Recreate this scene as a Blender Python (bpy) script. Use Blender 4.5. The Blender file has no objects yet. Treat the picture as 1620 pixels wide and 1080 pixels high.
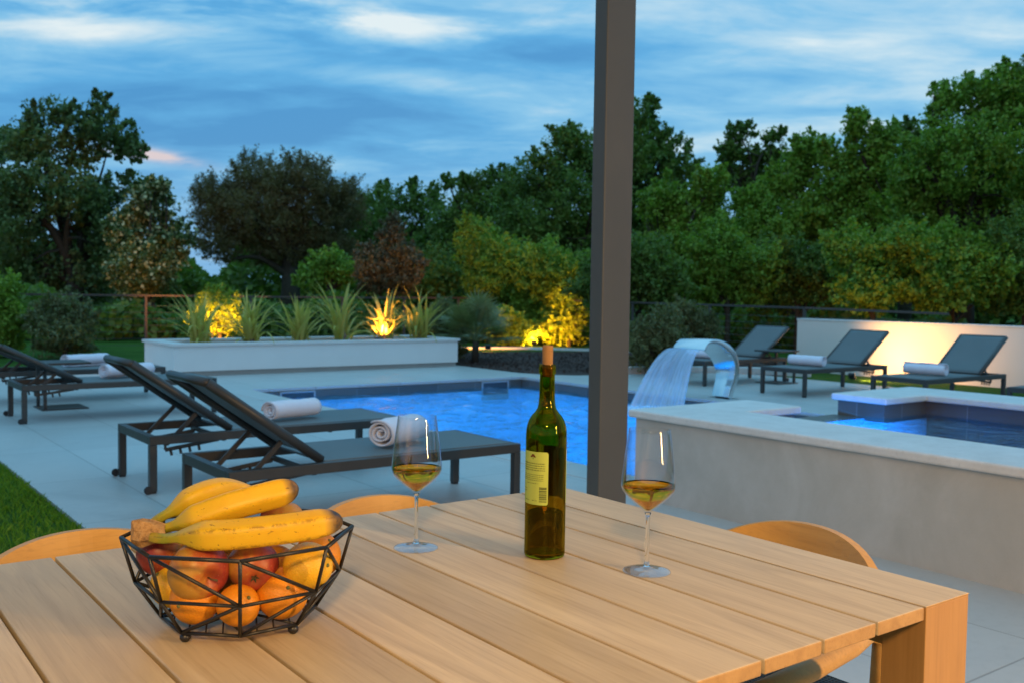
import bpy, bmesh, math, random
import numpy as np
from mathutils import Vector, Matrix
R = math.radians
sc = bpy.context.scene
col = sc.collection
random.seed(7)

# ------------------------------------------------------------------ camera
F_PX, PITCH, ROLL, AZ = 1551.49, 0.04865, 0.014905, 0.92786
CAM_H = 1.17
FW = Vector((math.cos(AZ), math.sin(AZ), 0)); RT = Vector((math.sin(AZ), -math.cos(AZ), 0))
cam_d = bpy.data.cameras.new('camera'); cam = bpy.data.objects.new('camera', cam_d); col.objects.link(cam)
cam_d.sensor_width = 36; cam_d.lens = 36 * F_PX / 1620
cam_d.clip_start = 0.05; cam_d.clip_end = 3000
cam.location = (0, 0, CAM_H)
fwd = (FW * math.cos(PITCH) + Vector((0, 0, -1)) * math.sin(PITCH))
up0 = RT.cross(fwd)
rgt = RT * math.cos(ROLL) + up0 * math.sin(ROLL)
up = rgt.cross(fwd)
M = Matrix((rgt, up, -fwd)).transposed().to_4x4(); M.translation = cam.location
cam.matrix_world = M
cam_d.dof.use_dof = True; cam_d.dof.focus_distance = 1.55; cam_d.dof.aperture_fstop = 9.5
sc.camera = cam

# ------------------------------------------------------------------ node helpers
def nn(t, kind, **kw):
    n = t.nodes.new(kind)
    for k, v in kw.items(): setattr(n, k, v)
    return n
def put(t, sock, v):
    if hasattr(v, 'is_output'): t.links.new(v, sock)
    else: sock.default_value = v
def mth(t, op, a, b=None, c=None, clamp=False):
    n = nn(t, 'ShaderNodeMath', operation=op, use_clamp=clamp)
    put(t, n.inputs[0], a)
    if b is not None: put(t, n.inputs[1], b)
    if c is not None: put(t, n.inputs[2], c)
    return n.outputs[0]
def mixc(t, f, a, b, mode='MIX'):
    n = nn(t, 'ShaderNodeMix', data_type='RGBA', blend_type=mode)
    put(t, n.inputs[0], f)
    put(t, n.inputs[6], a if hasattr(a, 'is_output') else (*a[:3], 1))
    put(t, n.inputs[7], b if hasattr(b, 'is_output') else (*b[:3], 1))
    return n.outputs[2]
def noise(t, vec, scale, detail=4, rough=.55, dist=0.0):
    n = nn(t, 'ShaderNodeTexNoise'); n.inputs['Scale'].default_value = scale
    n.inputs['Detail'].default_value = detail; n.inputs['Roughness'].default_value = rough
    n.inputs['Distortion'].default_value = dist
    if vec is not None: t.links.new(vec, n.inputs['Vector'])
    return n.outputs['Fac']
def mapping(t, vec, scale=(1, 1, 1), loc=(0, 0, 0), rot=(0, 0, 0)):
    n = nn(t, 'ShaderNodeMapping'); n.inputs['Scale'].default_value = scale
    n.inputs['Location'].default_value = loc; n.inputs['Rotation'].default_value = rot
    t.links.new(vec, n.inputs['Vector']); return n.outputs[0]
def ramp(t, fac, stops):
    n = nn(t, 'ShaderNodeValToRGB'); e = n.color_ramp.elements
    while len(e) < len(stops): e.new(.5)
    for i, (p, c) in enumerate(stops):
        e[i].position = p; e[i].color = (*c, 1) if len(c) == 3 else c
    put(t, n.inputs[0], fac); return n.outputs[0]
def sstep(t, x, a, b):
    n = nn(t, 'ShaderNodeMapRange', interpolation_type='SMOOTHSTEP')
    n.inputs['From Min'].default_value = a; n.inputs['From Max'].default_value = b
    put(t, n.inputs['Value'], x); return n.outputs[0]

# ------------------------------------------------------------------ world: dusk sky with broken cloud
world = bpy.data.worlds.new('World'); sc.world = world; world.use_nodes = True
t = world.node_tree; t.nodes.clear()
co = nn(t, 'ShaderNodeTexCoord').outputs['Generated']
def dot(v):
    n = nn(t, 'ShaderNodeVectorMath', operation='DOT_PRODUCT'); t.links.new(co, n.inputs[0]); n.inputs[1].default_value = v
    return n.outputs['Value']
sx, sy, sz = dot(tuple(RT)), dot(tuple(FW)), dot((0, 0, 1))
el = mth(t, 'ARCSINE', sz)
az = mth(t, 'ARCTAN2', sx, sy)
den = mth(t, 'ADD', mth(t, 'MAXIMUM', sz, 0.0), .17)
cmb = nn(t, 'ShaderNodeCombineXYZ')
put(t, cmb.inputs[0], mth(t, 'DIVIDE', sx, den)); put(t, cmb.inputs[1], mth(t, 'DIVIDE', sy, den))
layer = mapping(t, cmb.outputs[0], scale=(.62, 1.5, 1), rot=(0, 0, R(-14)), loc=(3.1, 1.4, 0))
n1 = noise(t, layer, 2.0, 9, .55, .35)
n2 = noise(t, mapping(t, cmb.outputs[0], scale=(1.0, 1.8, 1), rot=(0, 0, R(-16)), loc=(7.3, 5.2, 0)), 2.6, 9, .58, .4)
def gauss(a0, e0, wa, we, tilt=0.0):
    da = mth(t, 'SUBTRACT', az, R(a0)); de = mth(t, 'SUBTRACT', el, R(e0))
    de = mth(t, 'SUBTRACT', de, mth(t, 'MULTIPLY', da, tilt))
    da = mth(t, 'DIVIDE', da, R(wa)); de = mth(t, 'DIVIDE', de, R(we))
    s = mth(t, 'ADD', mth(t, 'MULTIPLY', da, da), mth(t, 'MULTIPLY', de, de))
    return mth(t, 'EXPONENT', mth(t, 'MULTIPLY', s, -1.0))
def add(*v):
    o = v[0]
    for x in v[1:]: o = mth(t, 'ADD', o, x)
    return o
def mul(a, b): return mth(t, 'MULTIPLY', a, b)
# thin bright veil, and darker blue bands
brk = sstep(t, n2, .32, .66)
veil = add(mul(mul(gauss(-10, 15.3, 12, 1.1, -.04), .44), brk), mul(mul(gauss(-26, 16.0, 8, 2.0, -.05), .80), brk), mul(gauss(16, 15.8, 16, 2.6, .02), .32),
           mul(gauss(24, 11.5, 12, 3.5), .24), mul(gauss(-4, 12.0, 9, .9, .05), .22), mul(gauss(-22, 13.0, 9, .9, -.05), .16), mul(gauss(8, 9.5, 10, 2.2), .20))
band = add(mul(gauss(-13, 17.3, 8, .9, .1), .45), mul(gauss(-8, 13.4, 11, .8, -.1), .16), mul(gauss(3, 13.6, 10, 1.1, .06), .34), mul(gauss(-14, 9.6, 12, 2.4, .03), .38), mul(gauss(-23, 14.6, 5, .7), .25), mul(gauss(14, 12.3, 5, .6, -.05), .22), mul(gauss(18, 14.2, 2, .5, -.1), .15))
high = sstep(t, el, R(15), R(50))
f = add(mul(mth(t, 'SUBTRACT', n1, .5), 1.15), mul(mth(t, 'SUBTRACT', n2, .5), 1.0), veil, mul(band, -1.0), .39)
sky_c = ramp(t, f, [(0.0, (.040, .255, .56)), (.30, (.075, .350, .67)), (.55, (.18, .465, .73)), (.78, (.39, .60, .76)), (1.0, (.68, .77, .81))])
# peach streak low over the trees
peach = mth(t, 'MULTIPLY', add(gauss(-20.6, 7.25, 2.6, .32, -.12), mul(gauss(-18.8, 6.95, 1.5, .25, -.1), .9)), sstep(t, n2, .3, .6), clamp=True)
sky_c = mixc(t, peach, sky_c, (.66, .54, .56))
low = sstep(t, el, R(8.5), R(3.0))
sky_c = mixc(t, mul(low, .55), sky_c, (.20, .44, .72))
sky_c = mixc(t, high, sky_c, mixc(t, n1, (.20, .59, .96), (.38, .84, 1.16)))
nish = nn(t, 'ShaderNodeTexSky', sky_type='NISHITA', sun_disc=False)
nish.sun_elevation = R(1.5); nish.sun_rotation = R(250)
tot = nn(t, 'ShaderNodeMix', data_type='RGBA', blend_type='ADD'); tot.inputs[0].default_value = .04
t.links.new(sky_c, tot.inputs[6]); t.links.new(nish.outputs[0], tot.inputs[7])
below = sstep(t, el, R(-1), R(-6))
fin = mixc(t, below, tot.outputs[2], (.03, .04, .035))
bg = nn(t, 'ShaderNodeBackground'); t.links.new(fin, bg.inputs[0]); bg.inputs[1].default_value = 1.06
t.links.new(bg.outputs[0], nn(t, 'ShaderNodeOutputWorld').inputs[0])

vs = sc.view_settings; vs.view_transform = 'Standard'; vs.look = 'None'; vs.gamma = 1; vs.exposure = 0; vs.use_curve_mapping = False
sc.render.engine = 'CYCLES'
sc.cycles.max_bounces = 14; sc.cycles.transparent_max_bounces = 24; sc.cycles.transmission_bounces = 12
sc.cycles.glossy_bounces = 4; sc.cycles.diffuse_bounces = 3
sc.cycles.sample_clamp_indirect = 4; sc.cycles.caustics_reflective = False

def lamp(name, kind, loc, energy, color, target=None, **kw):
    d = bpy.data.lights.new(name, kind); d.energy = energy; d.color = color
    for k, v in kw.items(): setattr(d, k, v)
    o = bpy.data.objects.new(name, d); col.objects.link(o); o.location = loc
    if target is not None:
        o.rotation_euler = (Vector(target) - Vector(loc)).to_track_quat('-Z', 'Y').to_euler()
    return o
# faint dusk sun (already set behind cloud), very soft
sun = lamp('sun', 'SUN', (0, 0, 30), .12, (1, .8, .65), angle=R(25)); sun.rotation_euler = (R(62), 0, R(-60))
# terrace lamps of the house behind the camera
WARM = (1.0, .60, .24)
lamp('terrace_lamp', 'AREA', (-.9, -1.3, 2.40), 70, WARM, (1.1, 2.0, .6), size=.35)
lamp('terrace_lamp', 'AREA', (2.1, -1.7, 1.75), 88, WARM, (1.3, 1.6, .9), shape='RECTANGLE', size=.10, size_y=1.5)

# ------------------------------------------------------------------ mesh helpers
def tag(o, label=None, cat=None, group=None, kind=None):
    if label: o['label'] = label
    if cat: o['category'] = cat
    if group: o['group'] = group
    if kind: o['kind'] = kind
    return o
def empty(name, loc=(0, 0, 0), rz=0.0, label=None, cat=None, group=None, kind=None):
    o = bpy.data.objects.new(name, None); col.objects.link(o); o.location = loc; o.rotation_euler = (0, 0, rz)
    o.empty_display_size = .1
    return tag(o, label, cat, group, kind)
def copy_tree(o, parent=None):
    c = o.copy(); col.objects.link(c); c.parent = parent
    for ch in list(o.children): copy_tree(ch, c)
    return c
class MB:
    def __init__(s): s.v = []; s.f = []; s.n = 0; s.uv = None
    def add(s, V, Fc):
        k = len(s.v); s.v.extend([tuple(p) for p in V]); s.f.extend([tuple(i + k for i in q) for q in Fc]); return s
    def box(s, a, b):
        x0, y0, z0 = a; x1, y1, z1 = b
        V = [(x0, y0, z0), (x1, y0, z0), (x1, y1, z0), (x0, y1, z0), (x0, y0, z1), (x1, y0, z1), (x1, y1, z1), (x0, y1, z1)]
        return s.add(V, [(0, 3, 2, 1), (4, 5, 6, 7), (0, 1, 5, 4), (1, 2, 6, 5), (2, 3, 7, 6), (3, 0, 4, 7)])
    def bar(s, p, q, w, h, side=None):
        p, q = Vector(p), Vector(q); d = (q - p).normalized()
        a = Vector(side).normalized() if side else d.cross(Vector((0, 0, 1)))
        if a.length < 1e-4: a = Vector((1, 0, 0))
        a.normalize(); b = a.cross(d).normalized()
        a = a * w / 2; b = b * h / 2
        V = [p - a - b, p + a - b, p + a + b, p - a + b, q - a - b, q + a - b, q + a + b, q - a + b]
        return s.add(V, [(0, 1, 2, 3), (4, 7, 6, 5), (0, 4, 5, 1), (1, 5, 6, 2), (2, 6, 7, 3), (3, 7, 4, 0)])
    def tube(s, pts, rad, n=10, caps=True, sq=None):
        P = [Vector(p) for p in pts]; m = len(P)
        rad = rad if hasattr(rad, '__len__') else [rad] * m
        V = []; ref = None
        for i in range(m):
            d = (P[min(i + 1, m - 1)] - P[max(i - 1, 0)]).normalized()
            if ref is None: ref = Vector((0, 0, 1)) if abs(d.z) < .9 else Vector((1, 0, 0))
            a = (ref - d * ref.dot(d)).normalized(); ref = a; b = d.cross(a)
            for k in range(n):
                an = 2 * math.pi * k / n; rr = rad[i] * (sq(an) if sq else 1)
                V.append(P[i] + a * math.cos(an) * rr + b * math.sin(an) * rr)
        Fc = [(i * n + k, i * n + (k + 1) % n, (i + 1) * n + (k + 1) % n, (i + 1) * n + k) for i in range(m - 1) for k in range(n)]
        if caps: Fc += [tuple(range(n))[::-1], tuple((m - 1) * n + k for k in range(n))]
        return s.add(V, Fc)
    def lathe(s, prof, n=48, closed=False):
        m = len(prof); V = []; ring = []
        for r, z in prof:
            if r < 1e-6: ring.append([len(V)] * n); V.append((0, 0, z))
            else:
                ring.append([len(V) + k for k in range(n)])
                V += [(r * math.cos(2 * math.pi * k / n), r * math.sin(2 * math.pi * k / n), z) for k in range(n)]
        Fc = []
        rg = range(m) if closed else range(m - 1)
        for i in rg:
            A, B = ring[i], ring[(i + 1) % m]
            for k in range(n):
                q = []
                for x in (A[k], A[(k + 1) % n], B[(k + 1) % n], B[k]):
                    if x not in q: q.append(x)
                if len(q) > 2: Fc.append(tuple(q))
        return s.add(V, Fc)
    def prism(s, outline, z0, z1):
        m = len(outline)
        V = [(x, y, z0) for x, y in outline] + [(x, y, z1) for x, y in outline]
        return s.add(V, [tuple(range(m))[::-1], tuple(range(m, 2 * m))] + [(i, (i + 1) % m, m + (i + 1) % m, m + i) for i in range(m)])
    def build(s, name, mat, parent=None, smooth=False, bevel=0, subsurf=0, segs=2, fix=False):
        me = bpy.data.meshes.new(name); me.from_pydata(s.v, [], s.f); me.materials.append(mat)
        if fix:
            b = bmesh.new(); b.from_mesh(me); bmesh.ops.recalc_face_normals(b, faces=b.faces); b.to_mesh(me); b.free()
        if smooth: me.polygons.foreach_set('use_smooth', [True] * len(me.polygons))
        o = bpy.data.objects.new(name, me); col.objects.link(o)
        if parent is not None: o.parent = parent
        if bevel:
            m = o.modifiers.new('bevel', 'BEVEL'); m.width = bevel; m.segments = segs; m.limit_method = 'ANGLE'; m.angle_limit = R(40)
        if subsurf:
            m = o.modifiers.new('sub', 'SUBSURF'); m.levels = subsurf; m.render_levels = subsurf
        return o
def np_mesh(name, V, Q, mat, parent=None, smooth=False, attr=None, uv=None):
    """big quad meshes straight from numpy: V (n,3), Q (m,4)"""
    me = bpy.data.meshes.new(name); V = np.asarray(V, np.float32); Q = np.asarray(Q, np.int32)
    me.vertices.add(len(V)); me.vertices.foreach_set('co', V.ravel())
    me.loops.add(Q.size); me.loops.foreach_set('vertex_index', Q.ravel())
    me.polygons.add(len(Q)); me.polygons.foreach_set('loop_start', np.arange(0, Q.size, 4, dtype=np.int32))
    me.polygons.foreach_set('loop_total', np.full(len(Q), 4, np.int32))
    if smooth: me.polygons.foreach_set('use_smooth', np.ones(len(Q), bool))
    me.update(calc_edges=True)
    if attr:
        for k, a in attr.items():
            at_ = me.attributes.new(k, 'FLOAT', 'POINT'); at_.data.foreach_set('value', np.asarray(a, np.float32))
    if uv is not None:
        l = me.uv_layers.new(name='UVMap'); l.data.foreach_set('uv', np.asarray(uv, np.float32)[Q.ravel()].ravel())
    me.materials.append(mat)
    o = bpy.data.objects.new(name, me); col.objects.link(o)
    if parent is not None: o.parent = parent
    return o
def pol(px, D, z=0.0):
    """ground point in the compass direction seen at photo column px, D metres from the origin"""
    a = math.atan((px - 810) / F_PX)
    return Vector((math.cos(AZ - a) * D, math.sin(AZ - a) * D, z))
def elev(py, px, D):
    """height at distance D of the sight line through photo point (px, py)"""
    f = D * math.cos(math.atan((px - 810) / F_PX))
    return CAM_H - (py - (464.5 + .0149 * (px - 810))) / F_PX * f

# ------------------------------------------------------------------ materials
def mat(name, build):
    m = bpy.data.materials.new(name); m.use_nodes = True; t = m.node_tree; t.nodes.clear()
    out = nn(t, 'ShaderNodeOutputMaterial'); s = build(t)
    if isinstance(s, tuple): t.links.new(s[0], out.inputs[0]); t.links.new(s[1], out.inputs[2])
    else: t.links.new(s, out.inputs[0])
    return m
def pbsdf(t, color, rough=.6, metal=0.0, spec=.5, bump=None, bstr=.3, bdist=.01, **kw):
    p = nn(t, 'ShaderNodeBsdfPrincipled')
    put(t, p.inputs['Base Color'], color if hasattr(color, 'is_output') else (*color, 1))
    put(t, p.inputs['Roughness'], rough); p.inputs['Metallic'].default_value = metal
    p.inputs['Specular IOR Level'].default_value = spec
    for k, v in kw.items(): put(t, p.inputs[k.replace('_', ' ')], v)
    if bump is not None:
        b = nn(t, 'ShaderNodeBump'); b.inputs['Strength'].default_value = bstr; b.inputs['Distance'].default_value = bdist
        t.links.new(bump, b.inputs['Height']); t.links.new(b.outputs[0], p.inputs['Normal'])
    return p.outputs[0]
def oc(t): return nn(t, 'ShaderNodeTexCoord').outputs['Object']
def geo_pos(t): return nn(t, 'ShaderNodeNewGeometry').outputs['Position']
def orand(t): return nn(t, 'ShaderNodeObjectInfo').outputs['Random']
def wood(name, c0, c1, axis, rough=.5, scale=1.0, dark=(.25, .13, .05)):
    def b(t):
        v = oc(t); s = [14, 14, 14]; s[axis] = 1.1
        off = nn(t, 'ShaderNodeVectorMath', operation='ADD'); t.links.new(v, off.inputs[0])
        cx = nn(t, 'ShaderNodeCombineXYZ'); r = orand(t); put(t, cx.inputs[0], mth(t, 'MULTIPLY', r, 31.0)); put(t, cx.inputs[1], mth(t, 'MULTIPLY', r, 17.0)); put(t, cx.inputs[2], mth(t, 'MULTIPLY', r, 7.0))
        t.links.new(cx.outputs[0], off.inputs[1])
        v2 = mapping(t, off.outputs[0], scale=tuple(x * scale for x in s))
        g = noise(t, v2, 1.4, 6, .6, 1.6)
        fine = noise(t, mapping(t, off.outputs[0], scale=tuple((6 if i == axis else 190) * scale for i in range(3))), 1.0, 3, .7)
        c = ramp(t, g, [(.25, c0), (.75, c1)])
        c = mixc(t, mul_(t, sstep(t, fine, .45, .8), .28), c, dark)
        big = noise(t, off.outputs[0], 2.2 * scale, 2, .5)
        c = mixc(t, mul_(t, sstep(t, big, .35, .75), .25), c, tuple(x * .82 for x in c0))
        hs = nn(t, 'ShaderNodeHueSaturation'); t.links.new(c, hs.inputs['Color'])
        put(t, hs.inputs['Value'], mth(t, 'MULTIPLY_ADD', r, .28, .86)); put(t, hs.inputs['Saturation'], mth(t, 'MULTIPLY_ADD', r, -.12, 1.06))
        gn = nn(t, 'ShaderNodeTexCoord').outputs['Normal']; sn = nn(t, 'ShaderNodeSeparateXYZ'); t.links.new(gn, sn.inputs[0])
        eg_warm = sstep(t, mth(t, 'ABSOLUTE', sn.outputs[1]), .6, .9) if name == 'board_wood' else 0.0
        endc = mixc(t, eg_warm, hs.outputs[0], mixc(t, 1.0, hs.outputs[0], (.76, .56, .34), 'MULTIPLY'))  # board ends: end grain tone, with warm light on them painted into the colour
        return pbsdf(t, endc, mth(t, 'MULTIPLY_ADD', g, .15, rough - .07), spec=.4, bump=fine, bstr=.12, bdist=.002)
    return mat(name, b)
def mul_(t, a, b): return mth(t, 'MULTIPLY', a, b)
M_ = {}
M_['board'] = wood('board_wood', (.50, .38, .23), (.72, .585, .39), 1, .48)
M_['legwood'] = wood('leg_wood', (.40, .205, .065), (.52, .28, .10), 2, .5)
M_['chairwood'] = wood('chair_wood', (.58, .30, .065), (.70, .39, .10), 1, .42, 1.0)
def speck(c, rough=.6, amt=.12, scale=6, metal=0.0, spec=.5, bstr=.1, bscale=60, bdist=.004):
    def b(t):
        v = oc(t); n = noise(t, v, scale, 5, .6)
        cc = mixc(t, n, tuple(x * (1 - amt) for x in c), tuple(min(1, x * (1 + amt)) for x in c))
        return pbsdf(t, cc, mth(t, 'MULTIPLY_ADD', n, .16, rough - .08), metal, spec, bump=noise(t, v, bscale, 3, .6), bstr=bstr, bdist=bdist)
    return b
def M(name, *a, **k):
    if name not in M_: M_[name] = mat(name, speck(*a, **k))
    return M_[name]
M('dark_metal', (.040, .037, .034), .42, .2, 9, 0.0, .5, .05)
M('post_metal', (.092, .088, .080), .5, .12, 5, 0.0, .4, .06, 400, .0006)
M('wire', (.012, .012, .012), .38, .2, 20, 0.0, .5, .1, 300, .0008)
M('white_plaster', (.72, .70, .68), .8, .06, 2.5, 0, .3, .15, 40)
M('wall_plaster', (.74, .68, .62), .8, .05, 2.0, 0, .3, .12, 30)
M('cap_stone', (.64, .62, .60), .6, .10, 9, 0, .4, .3, 45)
M('skirt', (.30, .28, .26), .7, .15, 5)
M('white_plastic', (.36, .38, .40), .35, .04)
M('black_plastic', (.02, .02, .022), .5, .2)
M('steel_rail', (.055, .05, .045), .55, .25, 4)
M('rust_rail', (.085, .055, .044), .7, .3, 6)
M('trunk', (.055, .042, .030), .9, .4, 8, 0, .2, .8, 14, .03)
M('pale_trunk', (.17, .13, .10), .9, .4, 8, 0, .2, .8, 14, .03)
M('pebble', (.40, .39, .37), .8, .4, 30, 0, .3, .9, 40, .03)
def m_spa(t):
    v = oc(t); n = noise(t, mapping(t, v, scale=(1, 1, .7)), 2.3, 7, .62, .6); n2 = noise(t, v, 11, 5, .6)
    c = ramp(t, mth(t, 'ADD', mul_(t, n, .8), mul_(t, n2, .2)), [(.3, (.40, .375, .335)), (.5, (.46, .435, .395)), (.7, (.54, .515, .48))])
    return pbsdf(t, c, .85, spec=.25, bump=noise(t, v, 60, 4, .7), bstr=.25, bdist=.004)
M_['spa_plaster'] = mat('spa_plaster', m_spa)
def m_coping(t):
    v = oc(t); n = noise(t, v, 7, 6, .65); n2 = noise(t, v, 70, 3, .7)
    c = ramp(t, n, [(.25, (.58, .55, .52)), (.75, (.72, .695, .67))])
    c = mixc(t, mul_(t, sstep(t, n2, .58, .75), .35), c, (.30, .26, .23))
    return pbsdf(t, c, .62, spec=.35, bump=n2, bstr=.4, bdist=.004)
M_['coping'] = mat('coping_stone', m_coping)
def m_deck(t):
    v = geo_pos(t)
    br = nn(t, 'ShaderNodeTexBrick'); br.offset = .0
    br.inputs['Scale'].default_value = 1.0; br.inputs['Mortar Size'].default_value = .0045; br.inputs['Mortar Smooth'].default_value = .3
    br.inputs['Brick Width'].default_value = 1.2; br.inputs['Row Height'].default_value = .6; br.inputs['Bias'].default_value = 0
    br.inputs['Color1'].default_value = (.45, .45, .435, 1); br.inputs['Color2'].default_value = (.49, .49, .475, 1); br.inputs['Mortar'].default_value = (.29, .28, .265, 1)
    t.links.new(mapping(t, v, rot=(0, 0, R(90)), loc=(.32, .15, 0)), br.inputs['Vector'])
    n = noise(t, v, 1.6, 6, .6, .5); n2 = noise(t, v, 24, 5, .65)
    c = mixc(t, mul_(t, sstep(t, n, .35, .75), .30), br.outputs['Color'], (.38, .38, .375))
    c = mixc(t, mul_(t, sstep(t, n2, .45, .8), .16), c, (.22, .21, .20))
    st_ = noise(t, mapping(t, v, loc=(4, 9, 0)), .75, 8, .72, 1.2); c = mixc(t, mul_(t, sstep(t, st_, .52, .70), .22), c, (.20, .20, .195))
    h = mth(t, 'SUBTRACT', mul_(t, n2, .12), mul_(t, br.outputs['Fac'], 1.0))
    return pbsdf(t, c, mth(t, 'MULTIPLY_ADD', n, .25, .30), spec=.45, bump=h, bstr=.35, bdist=.003)
M_['deck'] = mat('deck_tiles', m_deck)
def m_tile(t):
    v = oc(t); n = noise(t, v, 3, 5, .6)
    br = nn(t, 'ShaderNodeTexBrick'); br.offset = 0; br.inputs['Scale'].default_value = 1; br.inputs['Brick Width'].default_value = .6; br.inputs['Row Height'].default_value = .6
    br.inputs['Mortar Size'].default_value = .004; br.inputs['Color1'].default_value = (.085, .075, .065, 1); br.inputs['Color2'].default_value = (.13, .115, .10, 1); br.inputs['Mortar'].default_value = (.22, .21, .2, 1)
    s = nn(t, 'ShaderNodeSeparateXYZ'); t.links.new(v, s.inputs[0]); cx = nn(t, 'ShaderNodeCombineXYZ')
    put(t, cx.inputs[0], mth(t, 'ADD', s.outputs[0], s.outputs[1])); put(t, cx.inputs[1], mth(t, 'ADD', s.outputs[2], .3)); t.links.new(cx.outputs[0], br.inputs['Vector'])
    return pbsdf(t, mixc(t, mul_(t, n, .5), br.outputs['Color'], (.09, .085, .08)), .35, spec=.5, bump=n, bstr=.1)
M_['tile'] = mat('waterline_tile', m_tile)
M('liner', (.30, .62, .80), .6, .10, 3)
def m_grass(t):
    v = geo_pos(t); n = noise(t, v, 1.1, 5, .6); n2 = noise(t, v, 55, 4, .75)
    c = ramp(t, mth(t, 'ADD', mul_(t, n, .5), mul_(t, n2, .5)), [(.3, (.030, .085, .010)), (.5, (.055, .14, .018)), (.72, (.10, .20, .032))])
    return pbsdf(t, c, .95, spec=.1, bump=n2, bstr=1.0, bdist=.05)
M_['lawn'] = mat('lawn_grass', m_grass)
def m_mulch(t):
    v = geo_pos(t); n = noise(t, v, 22, 5, .75); n2 = noise(t, v, 2, 3, .5)
    c = ramp(t, n, [(.3, (.05, .035, .030)), (.6, (.15, .10, .085)), (.8, (.26, .19, .16))])
    return pbsdf(t, mixc(t, mul_(t, n2, .4), c, (.10, .07, .062)), .95, spec=.15, bump=n, bstr=1.0, bdist=.06)
M_['mulch'] = mat('bark_mulch', m_mulch)
def leafmat(name, cols, tr=.35, rough=.55):
    def b(t):
        g = nn(t, 'ShaderNodeNewGeometry'); r = g.outputs['Random Per Island']
        n = noise(t, g.outputs['Position'], .55, 3, .6)
        x = mth(t, 'ADD', mul_(t, r, .55), mul_(t, sstep(t, n, .3, .7), .45))
        k = len(cols); c = ramp(t, x, [(i / (k - 1), (min(.6, cc[0] * 1.85), cc[1] * 1.5, cc[2] * .95)) for i, cc in enumerate(cols)])
        p = pbsdf(t, c, rough, spec=.35)
        tl = nn(t, 'ShaderNodeBsdfTranslucent'); t.links.new(mixc(t, 1.0, c, (1.0, 1.15, .55), 'MULTIPLY'), tl.inputs[0])
        mx = nn(t, 'ShaderNodeMixShader'); mx.inputs[0].default_value = tr
        t.links.new(p, mx.inputs[1]); t.links.new(tl.outputs[0], mx.inputs[2]); return mx.outputs[0]
    return mat(name, b)
L = dict(
    oak=leafmat('leaf_oak', [(.040, .075, .045), (.080, .135, .070), (.115, .18, .09)]),
    olive=leafmat('leaf_dome', [(.060, .060, .042), (.098, .095, .062), (.13, .125, .08)]),
    flower=leafmat('leaf_flowering', [(.035, .065, .03), (.07, .11, .05), (.10, .14, .07)]),
    blossom=leafmat('blossom', [(.16, .20, .17), (.24, .29, .24), (.32, .36, .31)], .2),
    red=leafmat('leaf_russet', [(.060, .062, .060), (.095, .092, .085), (.115, .115, .095)]),
    dark=leafmat('leaf_dark', [(.034, .078, .026), (.070, .14, .040), (.10, .18, .052)]),
    green=leafmat('leaf_green', [(.062, .14, .028), (.11, .22, .042), (.16, .28, .058)]),
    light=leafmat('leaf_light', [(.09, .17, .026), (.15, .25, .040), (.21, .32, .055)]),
    grey=leafmat('leaf_grey_green', [(.05, .075, .05), (.09, .12, .08), (.13, .165, .115)]),
    strap=leafmat('leaf_strap', [(.15, .18, .065), (.23, .26, .10), (.32, .33, .15)], .3),
    palm=leafmat('leaf_palm', [(.05, .085, .055), (.08, .125, .08), (.12, .17, .12)], .2),
)
def glassmat(name, c, rough=0.0, ior=1.5):
    def b(t):
        g = nn(t, 'ShaderNodeBsdfGlass'); g.inputs[0].default_value = (*c, 1); g.inputs[1].default_value = rough; g.inputs[2].default_value = ior; return g.outputs[0]
    return mat(name, b)
M_['clear_glass'] = glassmat('clear_glass', (.985, .99, .985))
M_['olive_glass'] = glassmat('olive_glass', (.71, .61, .12), 0.0, 1.5)
M_['wine'] = glassmat('white_wine', (1.0, .71, .10), 0.0, 1.33)
M_['bottle_wine'] = glassmat('bottle_wine', (.60, .55, .13), 0.02, 1.34)

def thin(t):
    gl = nn(t, 'ShaderNodeBsdfGlossy'); gl.inputs['Roughness'].default_value = 0.0; gl.inputs['Color'].default_value = (1, 1, 1, 1)
    tr = nn(t, 'ShaderNodeBsdfTransparent'); lw = nn(t, 'ShaderNodeLayerWeight'); lw.inputs[0].default_value = .5
    put(t, tr.inputs[0], mixc(t, lw.outputs['Facing'], (.99, .99, .99), (.86, .87, .89)))
    fr = mth(t, 'MULTIPLY_ADD', mth(t, 'POWER', lw.outputs['Facing'], 3.5), .70, .035)
    mx = nn(t, 'ShaderNodeMixShader'); t.links.new(fr, mx.inputs[0]); t.links.new(tr.outputs[0], mx.inputs[1]); t.links.new(gl.outputs[0], mx.inputs[2]); return mx.outputs[0]
M_['thin_glass'] = mat('thin_glass', thin)

# ------------------------------------------------------------------ ground, deck, pool
# ground sheet with holes is avoided: the lawn is cut round the deck rectangle
DX0, DX1 = 1.18, 11.93          # deck extent in X
PX0, PX1, PY0, PY1 = 4.43, 8.42, 4.12, 11.0    # pool opening
def sheet(name, quads, z, m, kind='structure', th=None):
    b = MB()
    for x0, y0, x1, y1 in quads: b.add([(x0, y0, z), (x1, y0, z), (x1, y1, z), (x0, y1, z)], [(0, 1, 2, 3)])
    return tag(b.build(name, m), kind=kind)
BIG = 700
sheet('lawn', [(-BIG, -BIG, DX0, BIG), (DX1, -BIG, BIG, BIG), (DX0, 15.6, DX1, BIG), (DX0, -BIG, DX1, -6)], -.02, M_['lawn'])
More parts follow.
